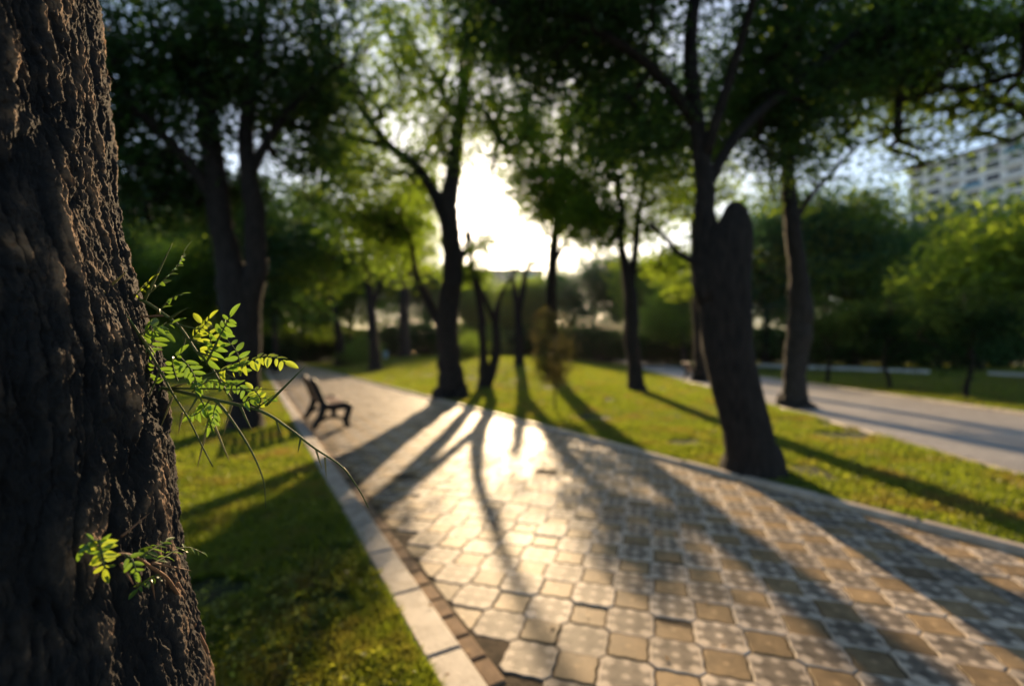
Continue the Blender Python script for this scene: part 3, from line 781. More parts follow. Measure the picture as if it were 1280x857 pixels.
bg = [
 # (proto, px, distance, scale, label)
 (1, 60, 26, .8, 'dark tree hidden behind the foreground trunk at the left edge'),
 (0, 160, 32, .85, 'green leafy tree seen just right of the foreground trunk'),
 (2, 240, 36, 1.15, 'green tree standing left of the double trunk behind the left lawn'),
 (1, 345, 34, 1.1, 'dark tree seen just right of the double trunk above the thorny twig'),
 (0, 380, 60, 1.35, 'far green tree above the end of the main path'),
 (2, 440, 64, 1.6, 'bright far tree behind the slim bright leaved tree'),
 (1, 505, 70, 1.15, 'dark far tree behind the grey distant trunk'),
 (0, 330, 66, 1.6, 'tall far tree left of the end of the main path'),
 (0, 280, 50, 1.8, 'tall far tree rising behind the double trunk'),
 (0, 195, 54, 1.45, 'far green tree with sky gaps behind the left lawn'),
 (3, 535, 88, 1.5, 'far dark tree behind the central forked trunk'),
 (2, 592, 92, 1.9, 'low far tree seen between the central trunk and the twin stems'),
 (2, 643, 94, 1.7, 'low bright far tree beneath the sun'),
 (0, 690, 92, 1.65, 'low far tree behind the tall slender trunk'),
 (3, 740, 80, 1.6, 'green far tree right of the brownish sapling'),
 (1, 790, 74, 1.3, 'dark far tree behind the forked trunk on the lawn'),
 (2, 835, 60, 1.6, 'far green tree between the forked trunk and the thick trunk'),
 (2, 855, 46, 1.1, 'small bright tree behind the thin kerbside trunk'),
 (3, 955, 44, 1.45, 'green tree behind the gap between the thick and the brown trunk'),
 (2, 1010, 44, 1.75, 'bright green tree behind the brown kerbside trunk'),
 (3, 1070, 42, 1.35, 'bluish green tree left of the white high rise'),
 (3, 1125, 42, 1.05, 'dark green tree below the left end of the white high rise'),
 (0, 1175, 34, .95, 'green tree below the middle of the white high rise'),
 (3, 1225, 31, 1.0, 'dark green tree below the right end of the white high rise'),
 (2, 1300, 20, 1.0, 'bright leaved tree at the right edge in front of the white high rise'),
 (1, 1250, 42, 1.0, 'dark tree behind the bright one at the right edge'),
 (1, 900, 66, 1.2, 'dark far tree behind the thick stubbed trunk'),
]
rb = np.random.default_rng(77)
for k, px, D, sc, lb in bg:
    put(k, px, D, sc, rb.uniform(0, 6.28), lb)
# small round trees beyond the second path
rp = proto(301, 3.7, 1.5, BK, M['leaf_shade'], low=.2, lp=150, L=.11, clr=.34, nn=70, trunk_r=.07, holes=.2)
for i, (px, py, sc, lb) in enumerate([(1034, 478, 1.2, 'leftmost of the three low round trees beyond the second path'),
                          (1113, 486, 1.15, 'middle of the three low round trees beyond the second path'),
                          (1208, 497, 1.05, 'rightmost of the three low round trees beyond the second path')]):
    o = rp if i == 0 else copy_tree(rp)
    p = at(px, py); o.location = tuple(p); o.rotation_euler = (0, 0, i * 2.1); o.scale = (sc, sc, sc * .92); o.name = 'round_tree' if i == 0 else o.name
    tag(o, lb, 'tree', 'low round trees beyond the second path')

# shrubs closing the view at eye level
def shrub_proto(seed, leafm):
    r = np.random.default_rng(seed); root = empty('shrub'); mb = MB(); cen = []
    for k in range(46):
        a = r.uniform(0, 6.28); rr = r.random() ** .5 * 1.5; z = r.uniform(.5, 2.3) * (1 - (rr / 1.9) ** 2 * .55)
        e = np.array([math.cos(a) * rr, math.sin(a) * rr, z])
        mb.tube(np.array([(e[0] * .15, e[1] * .15, -.1), e * .55 + [0, 0, .1], e]), [.03, .02, .008], 5)
        cen.append(e + r.normal(0, .26, (150, 3)))
    mb.build('stems', BK, root, True); leaf_cloud('foliage', np.concatenate(cen), .13, leafm, root, r)
    return root
sp_ = [shrub_proto(401, M['leaf_shade']), shrub_proto(402, M['leaf_mid'])]
su = [0, 0]
shr = [(215, 27, 1, 1.2, 'green shrub low behind the thorny twig at left'), (255, 30, 0, 1.2, 'dark shrub just left of the double trunk base'),
 (335, 44, 0, 1.5, 'dark shrub at the far left side of the main path'), (300, 40, 0, 1.5, 'dark shrub behind the double trunk'),
 (455, 52, 1, 1.2, 'green shrub behind the slim bright leaved tree'), (438, 46, 1, .8, 'low green shrub at the far right kerb of the main path'),
 (485, 62, 0, 1.8, 'dark shrub left of the grey distant trunk'), (530, 62, 0, 1.7, 'dark shrub right of the grey distant trunk'),
 (575, 66, 1, 1.8, 'shrub in the distance right behind the central trunk'), (615, 70, 1, 1.9, 'distant shrub behind the twin stems'), (585, 40, 1, .9, 'tall weedy bush in shade between the central trunk and twin stems'),
 (665, 66, 0, 1.8, 'distant dark shrub behind the slim forked tree'), (715, 60, 0, 1.8, 'distant dark shrub right of the brownish sapling'),
 (755, 56, 0, 1.8, 'dark shrub left of the forked trunk on the lawn'), (815, 54, 0, 1.6, 'dark shrub between the forked and the thick trunk'),
 (850, 58, 0, 1.8, 'dark shrub behind the thin kerbside trunk'), (960, 50, 0, 1.6, 'dark shrub left of the brown kerbside trunk'),
 (1015, 46, 0, 1.5, 'dark shrub right of the brown kerbside trunk'), (1065, 44, 0, 1.6, 'dark shrub behind the low wall between the left two round trees'),
 (1110, 42, 0, 1.6, 'dark shrub behind the middle round tree'), (1160, 41, 0, 1.6, 'dark shrub left of the rightmost round tree'), (1205, 40, 0, 1.6, 'dark shrub behind the rightmost round tree'), (1255, 38, 0, 1.7, 'dark shrub at the right edge of the view'),
 (390, 66, 0, 2.0, 'dark shrub closing the end of the main path'), (360, 60, 0, 1.9, 'large dark shrub left of the path end'), (425, 68, 0, 2.0, 'large dark shrub right of the path end')]
for px, D, k, sc, lb in shr:
    o = sp_[k] if not su[k] else copy_tree(sp_[k]); su[k] = 1
    p = P(px, 440, D); o.location = (p[0], p[1], float(ground_z(p[0], p[1])) - .05); o.rotation_euler = (0, 0, rb.uniform(0, 6.28)); o.scale = (sc * 1.15, sc * 1.15, sc)
    tag(o, lb, 'shrub')
# far wood as one mass
r_ = np.random.default_rng(50); cen = []
mbw = MB()
for k in range(70):
    px = -300 + k * 27.5 + r_.uniform(-12, 12); D = r_.uniform(105, 135)
    h = 13 if not (530 < px < 745) else 8.5
    p = P(px, 440, D); hh = h * r_.uniform(.8, 1.25)
    for q in range(40):
        e = np.array([p[0] + r_.normal(0, 3.4), p[1] + r_.normal(0, 2.5), hh * r_.uniform(.08, 1.0)])
        cen.append(e + r_.normal(0, 1.2, (46, 3)))
    mbw.tube(np.array([(p[0], p[1], -.5), (p[0], p[1], hh * .8)]), [.3, .1], 6)
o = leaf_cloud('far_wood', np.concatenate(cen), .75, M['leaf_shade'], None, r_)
tag(o, 'far off band of trees closing the park behind everything', 'woodland', kind='stuff')
ow = mbw.build('trunk', BK, o, True); tag(ow, kind='stuff')

r_ = np.random.default_rng(51); n = 95000
pxs = r_.uniform(-500, 1800, n); Ds = r_.uniform(72, 92, n)
hx = (pxs - CX) / F * Ds
hh = 3.2 + 2.6 * fbm(hx * .12, Ds * .1, 77)
hh = hh + 1.2
zz_ = hh * r_.random(n) ** .8
keep_ = fbm(hx * .35, zz_ * .5 + Ds * .2, 78) > .33
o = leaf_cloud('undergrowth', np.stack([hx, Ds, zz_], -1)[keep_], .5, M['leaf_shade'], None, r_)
n2_ = 45000
hx2 = r_.uniform(-150, 170, n2_); D2 = r_.uniform(95, 103, n2_); z2 = (5.5 + 2.5 * fbm(hx2 * .1, D2 * 0, 79)) * r_.random(n2_) ** .9
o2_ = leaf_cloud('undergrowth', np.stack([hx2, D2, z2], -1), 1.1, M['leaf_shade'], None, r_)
tag(o2_, 'darkest belt of undergrowth closing the far end of the lawn', 'undergrowth', kind='stuff')
tag(o, 'dark undergrowth filling the gaps under the far trees', 'undergrowth', kind='stuff')
# ---------------------------------------------------------------- buildings
def building(name, label, corner, direc, length, depth, H, floors, cols, fm, z_from, wsz=(2.0, 1.35), blue=(), balc=(), seed=0, extra=0.0, side=1):
    """corner: far end of the visible face at ground; direc: unit vector along face"""
    c = np.array([corner[0], corner[1], 0.0]); d = np.array([direc[0], direc[1], 0.0]); d /= np.linalg.norm(d)
    nn = np.array([-d[1], d[0], 0]);
    if np.dot(nn, -c) < 0: nn = -nn          # outward = towards the camera
    root = empty(name, c); ang = math.atan2(d[1], d[0])
    fh = H / floors; cw = length / cols
    mb = MB(); mid = d * length / 2 - nn * depth / 2
    mb.box((mid[0], mid[1], H / 2), (length, depth, H), ang)
    mb.build('wall', fm, root)
    mb = MB(); mb.box((mid[0], mid[1], H + .35), (length + 1, depth + 1, .7), ang); mb.build('roof', M['roof'], root)
    if extra:
        mb = MB(); e = d * length * .72 - nn * depth * .5
        mb.box((e[0], e[1], H + .7 + extra / 2), (length * .35, depth * .7, extra), ang); mb.build('stair_tower', fm, root)
    # shared window meshes
    low = MB(); wmesh = None; fr = None
    for f in range(floors):
        z = fh * (f + .5)
        mbb = MB(); e = d * length / 2 + nn * .12
        mbb.box((e[0], e[1], fh * f + .12), (length + .2, .24, .24), ang); 
        if z > z_from: mbb.build('ledge', fm, root)
        for k in range(cols):
            e = d * cw * (k + .5)
            if z <= z_from:
                low.box((e[0] + nn[0] * .03, e[1] + nn[1] * .03, z), (wsz[0], .1, wsz[1]), ang); continue
            if wmesh is None:
                g = MB(); g.box((0, 0, 0), (wsz[0], .1, wsz[1])); wo = g.build('window', M['glass'], root); wmesh = wo.data
                g = MB(); hw, hh = wsz[0] / 2, wsz[1] / 2
                for a_, b_, s1_, s2_ in ((0, hh + .05, wsz[0] + .2, .1), (0, -hh - .05, wsz[0] + .2, .1), (-hw - .05, 0, .1, wsz[1]), (hw + .05, 0, .1, wsz[1]), (0, 0, .08, wsz[1])):
                    g.box((a_, side * .06, b_), (s1_, .12, s2_))
                fo = g.build('frame', fm, wo); fr = fo.data
            else:
                wo = bpy.data.objects.new('window', wmesh); col.objects.link(wo); wo.parent = root
                fo = bpy.data.objects.new('frame', fr); col.objects.link(fo); fo.parent = wo
            wo.location = (e[0] + nn[0] * .03, e[1] + nn[1] * .03, z); wo.rotation_euler = (0, 0, ang)
            if (f, k) in blue:
                g = MB(); g.box((e[0] + nn[0] * .25, e[1] + nn[1] * .25, fh * f + .75), (cw * .9, .3, 1.0), ang); g.build('balcony', M['blue_panel'], root)
            elif (f, k) in balc:
                g = MB(); g.box((e[0] + nn[0] * .55, e[1] + nn[1] * .55, fh * f + .65), (cw * .9, .9, 1.0), ang); g.build('balcony', fm, root)
    if low.n: tag(low.build('window', M['glass'], root), kind='stuff')
    tag(root, label, 'building')
    return root
bl = {(16, 6), (15, 6), (16, 5), (13, 4), (14, 3), (12, 5), (11, 1)}
ba = {(f, k) for f in range(11, 18) for k in (2, 5, 7) if (f + k) % 3}
building('high_rise', 'white high rise with dark windows and blue balconies above the right trees', (109, 125), (.426, -1), 34, 14, 51, 17, 9, M['facade'], 33, (2.5, 1.6), bl, ba, extra=4)
building('apartment_building', 'pinkish white apartment block glimpsed low beneath the sun', (-22, 205), (1, 0), 36, 14, 38, 13, 10, M['facade_pink'], 26, (2.2, 1.6), {(12, 2), (11, 6), (12, 8)}, {(f, k) for f in range(9, 14) for k in (1, 4, 7, 10)})
building('apartment_building', 'beige block glimpsed right of the foreground trunk', (-83, 92), (1, .15), 15, 12, 36, 12, 5, M['facade_beige'], 14, (1.6, 1.5), (), ())

# low pale wall beyond the round trees
a = at(930, 458); b = at(1160, 467); dv = (b - a); L = np.linalg.norm(dv[:2]); ang = math.atan2(dv[1], dv[0])
mb = MB()
for k in range(10):
    c = a + dv * (k + .5) / 10
    mb.box((c[0], c[1], .2), (L / 10 - .02, .3, .42), ang, .02)
tag(mb.build('low_wall', M['white_wall']), 'long pale low wall behind the left round trees', 'wall')
a = at(1238, 469); b = at(1330, 474); dv = (b - a); L = np.linalg.norm(dv[:2]); ang = math.atan2(dv[1], dv[0]); mb = MB()
for k in range(3):
    c = a + dv * (k + .5) / 3; mb.box((c[0], c[1], .2), (L / 3 - .02, .3, .42), ang, .02)
tag(mb.build('low_wall', M['white_wall']), 'short pale low wall at the right edge beyond the lawn', 'wall')

# ---------------------------------------------------------------- bench
def bench(label, loc, rz, length=1.75):
    """local: +x = facing direction, y = along the bench"""
    root = empty('park_bench', loc, rz)
    for sy in (-1, 1):
        y = sy * (length / 2 - .06)
        g = MB()
        def ln(pts, r): 
            p = smooth_path([(a_, y, c_) for a_, c_ in pts], 18); g.tube(p, np.linspace(r[0], r[1], 18) * 2.9, 8)
        FW = 1.55
        ln([(-.36, .93), (-.30, .86), (-.20, .62), (-.13, .46), (-.02, .40), (.16, .41), (.30, .42)], (.022, .026))   # back and seat scroll
        ln([(.30, .42), (.345, .36), (.30, .20), (.29, .08), (.33, .012)], (.026, .02))                                   # front leg
        ln([(-.12, .44), (-.16, .28), (-.24, .12), (-.30, .012)], (.026, .02))                                          # rear leg
        ln([(-.22, .12), (-.05, .20), (.10, .20), (.29, .14)], (.012, .012))
        ln([(.33, .012), (.37, .02)], (.018, .014)); ln([(-.30, .012), (-.34, .02)], (.018, .014))
        o = g.build('leg_frame', M['iron'], root, True)
    for k in range(7):
        t = k / 6; x = -.10 + .40 * t; z = .435 + .012 * math.sin(t * 3)
        g = MB(); g.box((x, 0, z), (.052, length, .024), 0, .005); g.build('slat', M['slat'], root)
    for k in range(7):
        t = k / 6; x = -.155 - .18 * t; z = .52 + .38 * t
        g = MB(); g.box((0, 0, 0), (.034, length, .05), 0, .004); o = g.build('slat', M['slat'], root); o.location = (x, 0, z); o.rotation_euler = (0, R(-25), 0)
    tag(root, label, 'bench')
    return root
n_ang = math.atan2(N1[1], N1[0])
ff = at(436, 533)
t_near = float(ff[:2] @ U1); s_c = float(ff[:2] @ N1) - .33
bc = N1 * s_c + U1 * (t_near + .86)
bench('black iron bench with red brown slats at the left edge of the main path', (bc[0], bc[1], 0), n_ang)
p = at(383, 458); s_ = S1L + .6; tt = float(p[:2] @ U1); bc = N1 * s_ + U1 * tt
bench('small distant bench at the far end of the main path', (bc[0], bc[1], 0), n_ang)
p = P(845, 470, 24); bc = N2 * (S2L + .5) + U2 * float(p[:2] @ U2)
bench('dark bench in shade at the second path left of the thin trunk', (bc[0], bc[1], 0), math.atan2(N2[1], N2[0]))

# small pale blue post bin
p = at(482, 451); root = empty('litter_bin', p); g = MB()
g.tube(np.array([(0, 0, .25), (0, 0, .3), (0, 0, .95), (0, 0, 1.0)]), [.17, .2, .24, .25], 14); g.build('bucket', M['bin'], root, True)
g = MB(); g.tube(np.array([(0, 0, -.05), (0, 0, .3)]), [.04, .04], 8); g.build('post', M['iron'], root)
tag(root, 'small pale blue litter bin on the lawn right of the slim bright leaved tree', 'litter bin')

# ---------------------------------------------------------------- foreground trunk
AX, AY, R0 = -0.899, 0.580, 0.36
zt = np.array([-.15, 0, .35, .868, 1.157, 1.28, 1.436, 1.645, 2.064, 2.6, 3.4])
dxt = np.array([.10, .10, .085, .067, .032, .020, 0.0, -.063, -.126, -.20, -.30])
rt_ = np.array([.56, .52, .435, .390, .363, .361, .360, .360, .360, .35, .33])
zrow = np.concatenate([np.arange(-.15, .70, .012), np.arange(.70, 2.20, .0018), np.arange(2.2, 3.4, .015)])
nc = 1200
# finer columns on the side towards the camera
u = np.linspace(0, 1, nc, endpoint=False)
face = math.atan2(-AY, -AX)
thc = face + R(20) + (u - .5) * 2 * math.pi + 0.62 * np.sin((u - .5) * 2 * math.pi) * -1.0
TH, ZZ = np.meshgrid(thc, zrow)
arc = (TH - face) * .36
def worley(x, y, seed=0):
    xi = np.floor(x); yi = np.floor(y); f1 = np.full(x.shape, 9.0); f2 = np.full(x.shape, 9.0); idv = np.zeros(x.shape)
    for dx in (-1, 0, 1):
        for dy in (-1, 0, 1):
            cx = (xi + dx).astype(np.int64); cy = (yi + dy).astype(np.int64)
            n = (cx * 73856093 ^ cy * 19349663 ^ seed * 83492791) & 0x7fffffff
            n = ((n ^ (n >> 13)) * 1274126177) & 0x7fffffff
            h1 = (n & 0xffff) / 65535.0; n2 = ((n ^ (n >> 15)) * 668265263) & 0x7fffffff; h2 = (n2 & 0xffff) / 65535.0; h3 = ((n2 >> 8) & 0xfff) / 4095.0
            d = np.hypot(cx + .1 + .8 * h1 - x, cy + .1 + .8 * h2 - y)
            m_ = d < f1
            f2 = np.where(m_, f1, np.minimum(f2, d)); idv = np.where(m_, h3, idv); f1 = np.where(m_, d, f1)
    return f1, f2, idv
wx_ = fbm(arc * 14, ZZ * 6, 61, 4) - .5; wz_ = fbm(arc * 12 + 9, ZZ * 7, 67, 4) - .5
sl = arc + .03 * np.sin(ZZ * 3 + arc * 5)
wv = (fbm(arc * 60, ZZ * 30, 95, 3) - .5)
sl2 = sl + .06 * (fbm(arc * 6 + 3, ZZ * 5, 91, 3) - .5) + wx_ * .03 + wv * .008
zz2 = ZZ + wz_ * .10
F1 = np.abs(fbm(sl2 * 13, zz2 * 2.6, 101, 2) * 2 - 1)
F2 = np.abs(fbm(sl2 * 34 + 7, zz2 * 6.5, 103, 3) * 2 - 1)
F3 = np.abs(fbm(sl2 * 80 + 3, zz2 * 20, 107, 3) * 2 - 1)
fur = np.clip(F1 * 3.4, 0, 1) ** .7 * .62 + np.clip(F2 * 4.5, 0, 1) ** .7 * .4
f1, f2, idv = worley((sl2 + wx_ * .02) * 34, (ZZ + wz_ * .2) * 10, 3)
g1, g2, id2 = worley((sl2 + wv * .01) * 85, (ZZ + wv * .03) * 34.0, 8)
flake = idv * .6 + id2 * .4
det = fbm(arc * 230, ZZ * 140, 75, 4) - .5
terr = fbm((arc + wx_ * .08) * 18, (ZZ + wz_ * .2) * 7, 79, 3) * 7
terr = (np.floor(terr) + sstep(0.75, .9, terr - np.floor(terr))) / 7
big = fbm(arc * 5, ZZ * 2.5, 83, 3) - .5
rel = fur * .55 + flake * .17 + terr * .42 + np.clip(F3 * 4, 0, 1) * .10
disp = (rel - .75) * .032 + det * .0075 + big * .03
RR = np.interp(ZZ, zt, rt_); DX = np.interp(ZZ, zt, dxt)
flare = 1 + .12 * np.clip(1 - ZZ / .5, 0, 1) * np.sin(TH * 5 + 1)
rr = RR * flare + disp
RX = AX + DX + rr * np.cos(TH); RY = AY + rr * np.sin(TH)
nr = len(zrow)
v = np.stack([RX, RY, ZZ], -1).reshape(-1, 3)
i = np.arange(nr - 1)[:, None] * nc; j = np.arange(nc)[None]; k = (j + 1) % nc
fc = np.stack([i + j, i + k, i + nc + k, i + nc + j], -1).reshape(-1, 4)
if (thc[1] - thc[0]) < 0: fc = fc[:, ::-1]
fg = empty('foreground_tree', (0, 0, 0))
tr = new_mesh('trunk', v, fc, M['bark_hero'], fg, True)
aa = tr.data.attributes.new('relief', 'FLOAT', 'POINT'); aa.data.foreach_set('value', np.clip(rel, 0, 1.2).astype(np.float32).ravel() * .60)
tag(fg, 'rough barked leaning trunk filling the left edge with thorny leafy twigs', 'tree')
# its limbs and crown overhead (mostly outside the picture), crown widened to block skylight
top = np.array([AX - .30, AY, 3.3])
sk = [[(top[0], top[1], 3.1, .28), (top[0] - .1, top[1], 4.2, .24), (top[0] - .2, top[1] - .1, 5.6, .18), (top[0], top[1], 7.2, .08)],
      [(top[0], top[1], 3.6, .15), (top[0] - 1.0, top[1] + .5, 4.8, .11), (top[0] - 2, top[1] + .8, 6, .05)],
      [(top[0], top[1], 4.2, .15), (top[0] + .9, top[1] - .8, 5.4, .1), (top[0] + 1.6, top[1] - 1.4, 6.4, .04)]]
mb, cen, r = tree_mesh(sk, [((-.5, -2.6, 7.2), (7.5, 6.2, 1.7), 1)], 330, 500, 90, .07, .75, holes=.2)
mb.build('limbs', BK, fg, True); leaf_cloud('crown', cen, .17, M['leaf_dark'], fg, r)

# twigs ------------------------------------------------------------------------
def PP(px, py, d): return P(px, py, d)
def stem(name, pts, w0, w1, mat, parent, n=28, knobs=True):
    p = np.array([PP(a, b_, d) for a, b_, d in pts])
    q = smooth_path(p, n)
    r = np.linspace(w0, w1, n) / 2 * 1.15
    if knobs: r = r * (1 + .16 * (np.sin(np.arange(n) * 2.1) > .85))
    g = MB(); g.tube(q, r, 10); return g.build(name, mat, parent, True), q
lr = np.random.default_rng(909)
def leaflet(mb, base, dirv, nrm, L, W, curl=.15, fold=.35):
    dirv = dirv / np.linalg.norm(dirv); nrm = nrm - dirv * np.dot(nrm, dirv); nrm /= np.linalg.norm(nrm) + 1e-9; sd = np.cross(dirv, nrm)
    n = 9; vs = []
    for i in range(n):
        t = i / (n - 1); w = W * .5 * (math.sin(math.pi * (t ** .85)) ** .62 if 0 < t < 1 else 0.04)
        c = base + dirv * L * t - nrm * curl * L * t * t
        vs += [c + sd * w + nrm * abs(w) * fold, c + sd * w * .5 + nrm * abs(w) * fold * .42, c, c - sd * w * .5 + nrm * abs(w) * fold * .42, c - sd * w + nrm * abs(w) * fold]
    f = [(i * 5 + q, i * 5 + q + 1, (i + 1) * 5 + q + 1, (i + 1) * 5 + q) for i in range(n - 1) for q in range(4)]
    mb.add(vs, f)
def pinnate(pts, pairs, L, W, parent, mat, facing=None, droop=.5, w0=.0013, spread=62, t0=.1, both=True, jitter=.25):
    """compound leaf: rachis part with leaflets as its sub-part"""
    p = np.array([PP(a, b_, d) for a, b_, d in pts]); q = smooth_path(p, 24)
    g = MB(); g.tube(q, np.linspace(w0, .0006, 24), 7)
    nrm0 = np.array(facing if facing is not None else (.1, -.55, .8)); nrm0 = nrm0 / np.linalg.norm(nrm0)
    mb = MB()
    for k in range(pairs):
        t = t0 + (1 - t0) * (k + .5) / pairs; i = min(22, int(t * 23)); b = q[i]; T = q[i + 1] - q[i]; T /= np.linalg.norm(T)
        nn = nrm0 - T * np.dot(nrm0, T); nn /= np.linalg.norm(nn); S = np.cross(T, nn)
        for s in ((1, -1) if both else (1,)):
            a = R(spread + lr.normal(0, 9)); d = T * math.cos(a) + S * s * math.sin(a) - np.array([0, 0, droop]) * lr.uniform(.3, 1.1) + lr.normal(0, jitter * .35, 3)
            nl = nn + lr.normal(0, jitter, 3)
            sz = L * .9 * lr.uniform(.7, 1.1) * (.7 + .3 * math.sin(math.pi * min(1, t + .15)))
            leaflet(mb, b, d, nl, sz, sz * W, lr.uniform(0, .3), lr.uniform(.15, .6))
    a = R(0); leaflet(mb, q[-1], q[-1] - q[-2] + np.array([0, 0, -.0]), nrm0, L * .9, L * W * .9)
    rc = g.build('leaf', M['stem'], parent, True)
    mb.build('leaflets', mat, rc, True)
def thorn(parent, a, b, w=.0034, mat=None, bow=0.0):
    p0 = PP(*a); p1 = PP(*b); m_ = (p0 + p1) / 2 + np.array([0, 0, bow])
    q = smooth_path([p0, m_, p1], 10); g = MB(); g.tube(q, np.array([1, .95, .9, .83, .75, .66, .55, .42, .26, .05]) * w * .68, 8); return g.build('thorn', mat or M['thorn'], parent, True)

Dm = .775
# main thorny twig
tw, q = stem('twig', [(150, 484, .755), (180, 483, .765), (210, 486, .77), (271, 500, .765), (326, 513.5, .76), (362, 536, .76), (392, 559, .765), (426, 582, .77), (447, 609, .775), (460.5, 634, .78)], .0062, .0014, M['stem'], fg, 44)
thorn(tw, (333, 506, .757), (383, 456, .74), .0036, M['stem'])
thorn(tw, (213, 485, .765), (364, 487, .75), .0026, M['stem'])
thorn(tw, (395, 562, .766), (403, 587, .765), .0026); thorn(tw, (406, 571, .767), (408, 598, .77), .0026); thorn(tw, (429, 584, .77), (440, 596, .76), .002)
thorn(tw, (216, 495, .768), (200, 536, .76), .0030); thorn(tw, (262, 521, .765), (246, 587, .755), .0036); thorn(tw, (262, 518, .765), (288, 579, .77), .0036)
thorn(tw, (228, 515, .765), (223, 542, .76), .003)
s2, q = stem('shoot', [(268, 499, .765), (280, 512, .76), (296, 534, .755), (310, 556, .75), (322, 580, .75), (330, 604, .752), (332, 634, .755)], .0042, .0012, M['stem'], tw, 26)
# long slanting shoot crossing the trunk
s3, q = stem('twig', [(112, 355, .665), (144, 379, .68), (158, 395, .69), (170, 412, .70), (191, 447, .72), (203, 468, .73), (216, 492, .74), (235, 522, .745), (252, 556, .75), (266, 583, .75)], .0048, .0016, M['stem'], fg, 34)
thorn(s3, (150, 384, .68), (100, 420, .63), .004, M['stem']); thorn(s3, (128, 366, .67), (160, 338, .67), .0036, M['thorn']); thorn(s3, (142, 378, .68), (126, 360, .64), .003, M['thorn'])
thorn(s3, (200, 462, .73), (184, 500, .72), .0028, M['stem'])
# upper branch
s4, q = stem('twig', [(150, 370, .74), (163, 372, .745), (181, 377, .75), (205, 393, .755), (221, 405, .758), (233, 420, .76), (246, 440, .76), (259, 451, .762), (272, 472, .764), (290, 500, .765)], .0050, .0030, M['stem'], fg, 34)
thorn(s4, (180, 376, .75), (216, 303, .745), .0036, M['stem'])
thorn(s4, (222, 406, .758), (262, 414, .755), .0022, M['stem'])
thorn(s4, (205, 394, .755), (150, 398, .73), .003, M['stem_red'])
thorn(s4, (246, 440, .76), (300, 455, .75), .0026, M['stem'])
thorn(s4, (259, 452, .76), (290, 390, .745), .0034, M['stem'])
thorn(s4, (236, 470, .76), (262, 520, .76), .003, M['stem'])
FC = (.15, -.75, .62)
pinnate([(182, 370, .75), (200, 354, .75), (222, 332, .748), (230, 316, .745)], 8, .028, .28, s4, M['leaflet'], (.2, -.3, .9), droop=.35, spread=70, t0=.25)
pinnate([(258, 456, .76), (268, 432, .755), (280, 410, .75), (288, 396, .748)], 8, .030, .38, s4, M['leaflet'], FC, droop=.5, t0=.05)
pinnate([(252, 452, .762), (262, 436, .765), (262, 418, .77), (252, 404, .77)], 5, .026, .40, s4, M['leaflet_young'], FC, droop=.4)
pinnate([(250, 470, .76), (280, 462, .755), (302, 456, .75), (322, 447, .747), (340, 446, .745), (356, 452, .743)], 12, .027, .42, s4, M['leaflet_young'], (.1, -.8, .55), droop=.8, spread=75, t0=.15)
pinnate([(300, 470, .76), (300, 455, .757), (296, 440, .755), (284, 424, .753)], 5, .027, .42, s4, M['leaflet'], FC, droop=.5)
pinnate([(222, 476, .76), (218, 464, .757), (216, 452, .755), (224, 442, .755)], 6, .024, .45, tw, M['leaflet'], FC, droop=.5)
pinnate([(186, 446, .72), (190, 428, .725), (200, 412, .73), (215, 404, .735)], 6, .024, .33, s3, M['leaflet'], (.3, -.5, .8), droop=.5)
pinnate([(176, 418, .70), (186, 412, .70), (194, 408, .705), (200, 412, .71)], 3, .034, .34, s3, M['leaflet'], FC, droop=.25)
pinnate([(168, 408, .70), (160, 412, .695), (152, 418, .69), (146, 424, .688)], 3, .026, .36, s3, M['leaflet_young'], FC, droop=.3)
pinnate([(262, 500, .765), (256, 508, .76), (248, 516, .757), (240, 520, .755)], 6, .020, .5, tw, M['leaflet'], FC, droop=.6)
pinnate([(272, 502, .765), (268, 512, .762), (266, 524, .76), (262, 534, .76)], 6, .020, .5, tw, M['leaflet'], FC, droop=.6)
pinnate([(300, 506, .762), (310, 500, .76), (322, 496, .757), (334, 498, .755)], 6, .020, .45, tw, M['leaflet'], FC, droop=.6)
pinnate([(322, 512, .76), (326, 500, .755), (322, 492, .752), (316, 486, .75)], 4, .018, .45, tw, M['leaflet_young'], FC, droop=.3)
pinnate([(240, 490, .766), (250, 482, .765), (262, 476, .765), (276, 478, .764)], 6, .022, .42, tw, M['leaflet'], FC, droop=.6)

pinnate([(225, 446, .756), (236, 458, .756), (243, 470, .756), (246, 482, .757)], 5, .024, .4, s4, M['leaflet'], FC, droop=.4)
pinnate([(274, 474, .762), (286, 480, .76), (298, 482, .758), (310, 490, .757)], 5, .024, .42, s4, M['leaflet'], FC, droop=.5)
pinnate([(238, 425, .76), (246, 416, .757), (254, 408, .755), (262, 398, .753)], 5, .022, .4, s4, M['leaflet_young'], FC, droop=.3)
pinnate([(196, 486, .765), (188, 474, .75), (184, 462, .74), (188, 450, .735)], 5, .022, .4, tw, M['leaflet'], FC, droop=.5)
sp_pts = [((186, 430, .715), (170, 470, .70)), ((176, 420, .705), (196, 446, .70)), ((248, 494, .766), (232, 520, .75)), ((300, 507, .762), (316, 540, .76)),
          ((318, 511, .76), (344, 492, .75)), ((345, 524, .76), (352, 544, .758)), ((376, 547, .764), (372, 566, .76)), ((290, 505, .764), (279, 545, .77)),
          ((212, 398, .755), (236, 384, .75)), ((232, 418, .76), (226, 446, .757)), ((264, 458, .762), (300, 476, .76)), ((236, 424, .76), (268, 430, .757)),
          ((200, 485, .765), (180, 520, .745)), ((170, 484, .755), (146, 506, .70)), ((210, 486, .768), (236, 478, .765))]
for a_, b_ in sp_pts:
    thorn(tw, a_, b_, lr.uniform(.0022, .0032), M['thorn'] if lr.random() < .5 else M['stem'], lr.uniform(-.002, .002))
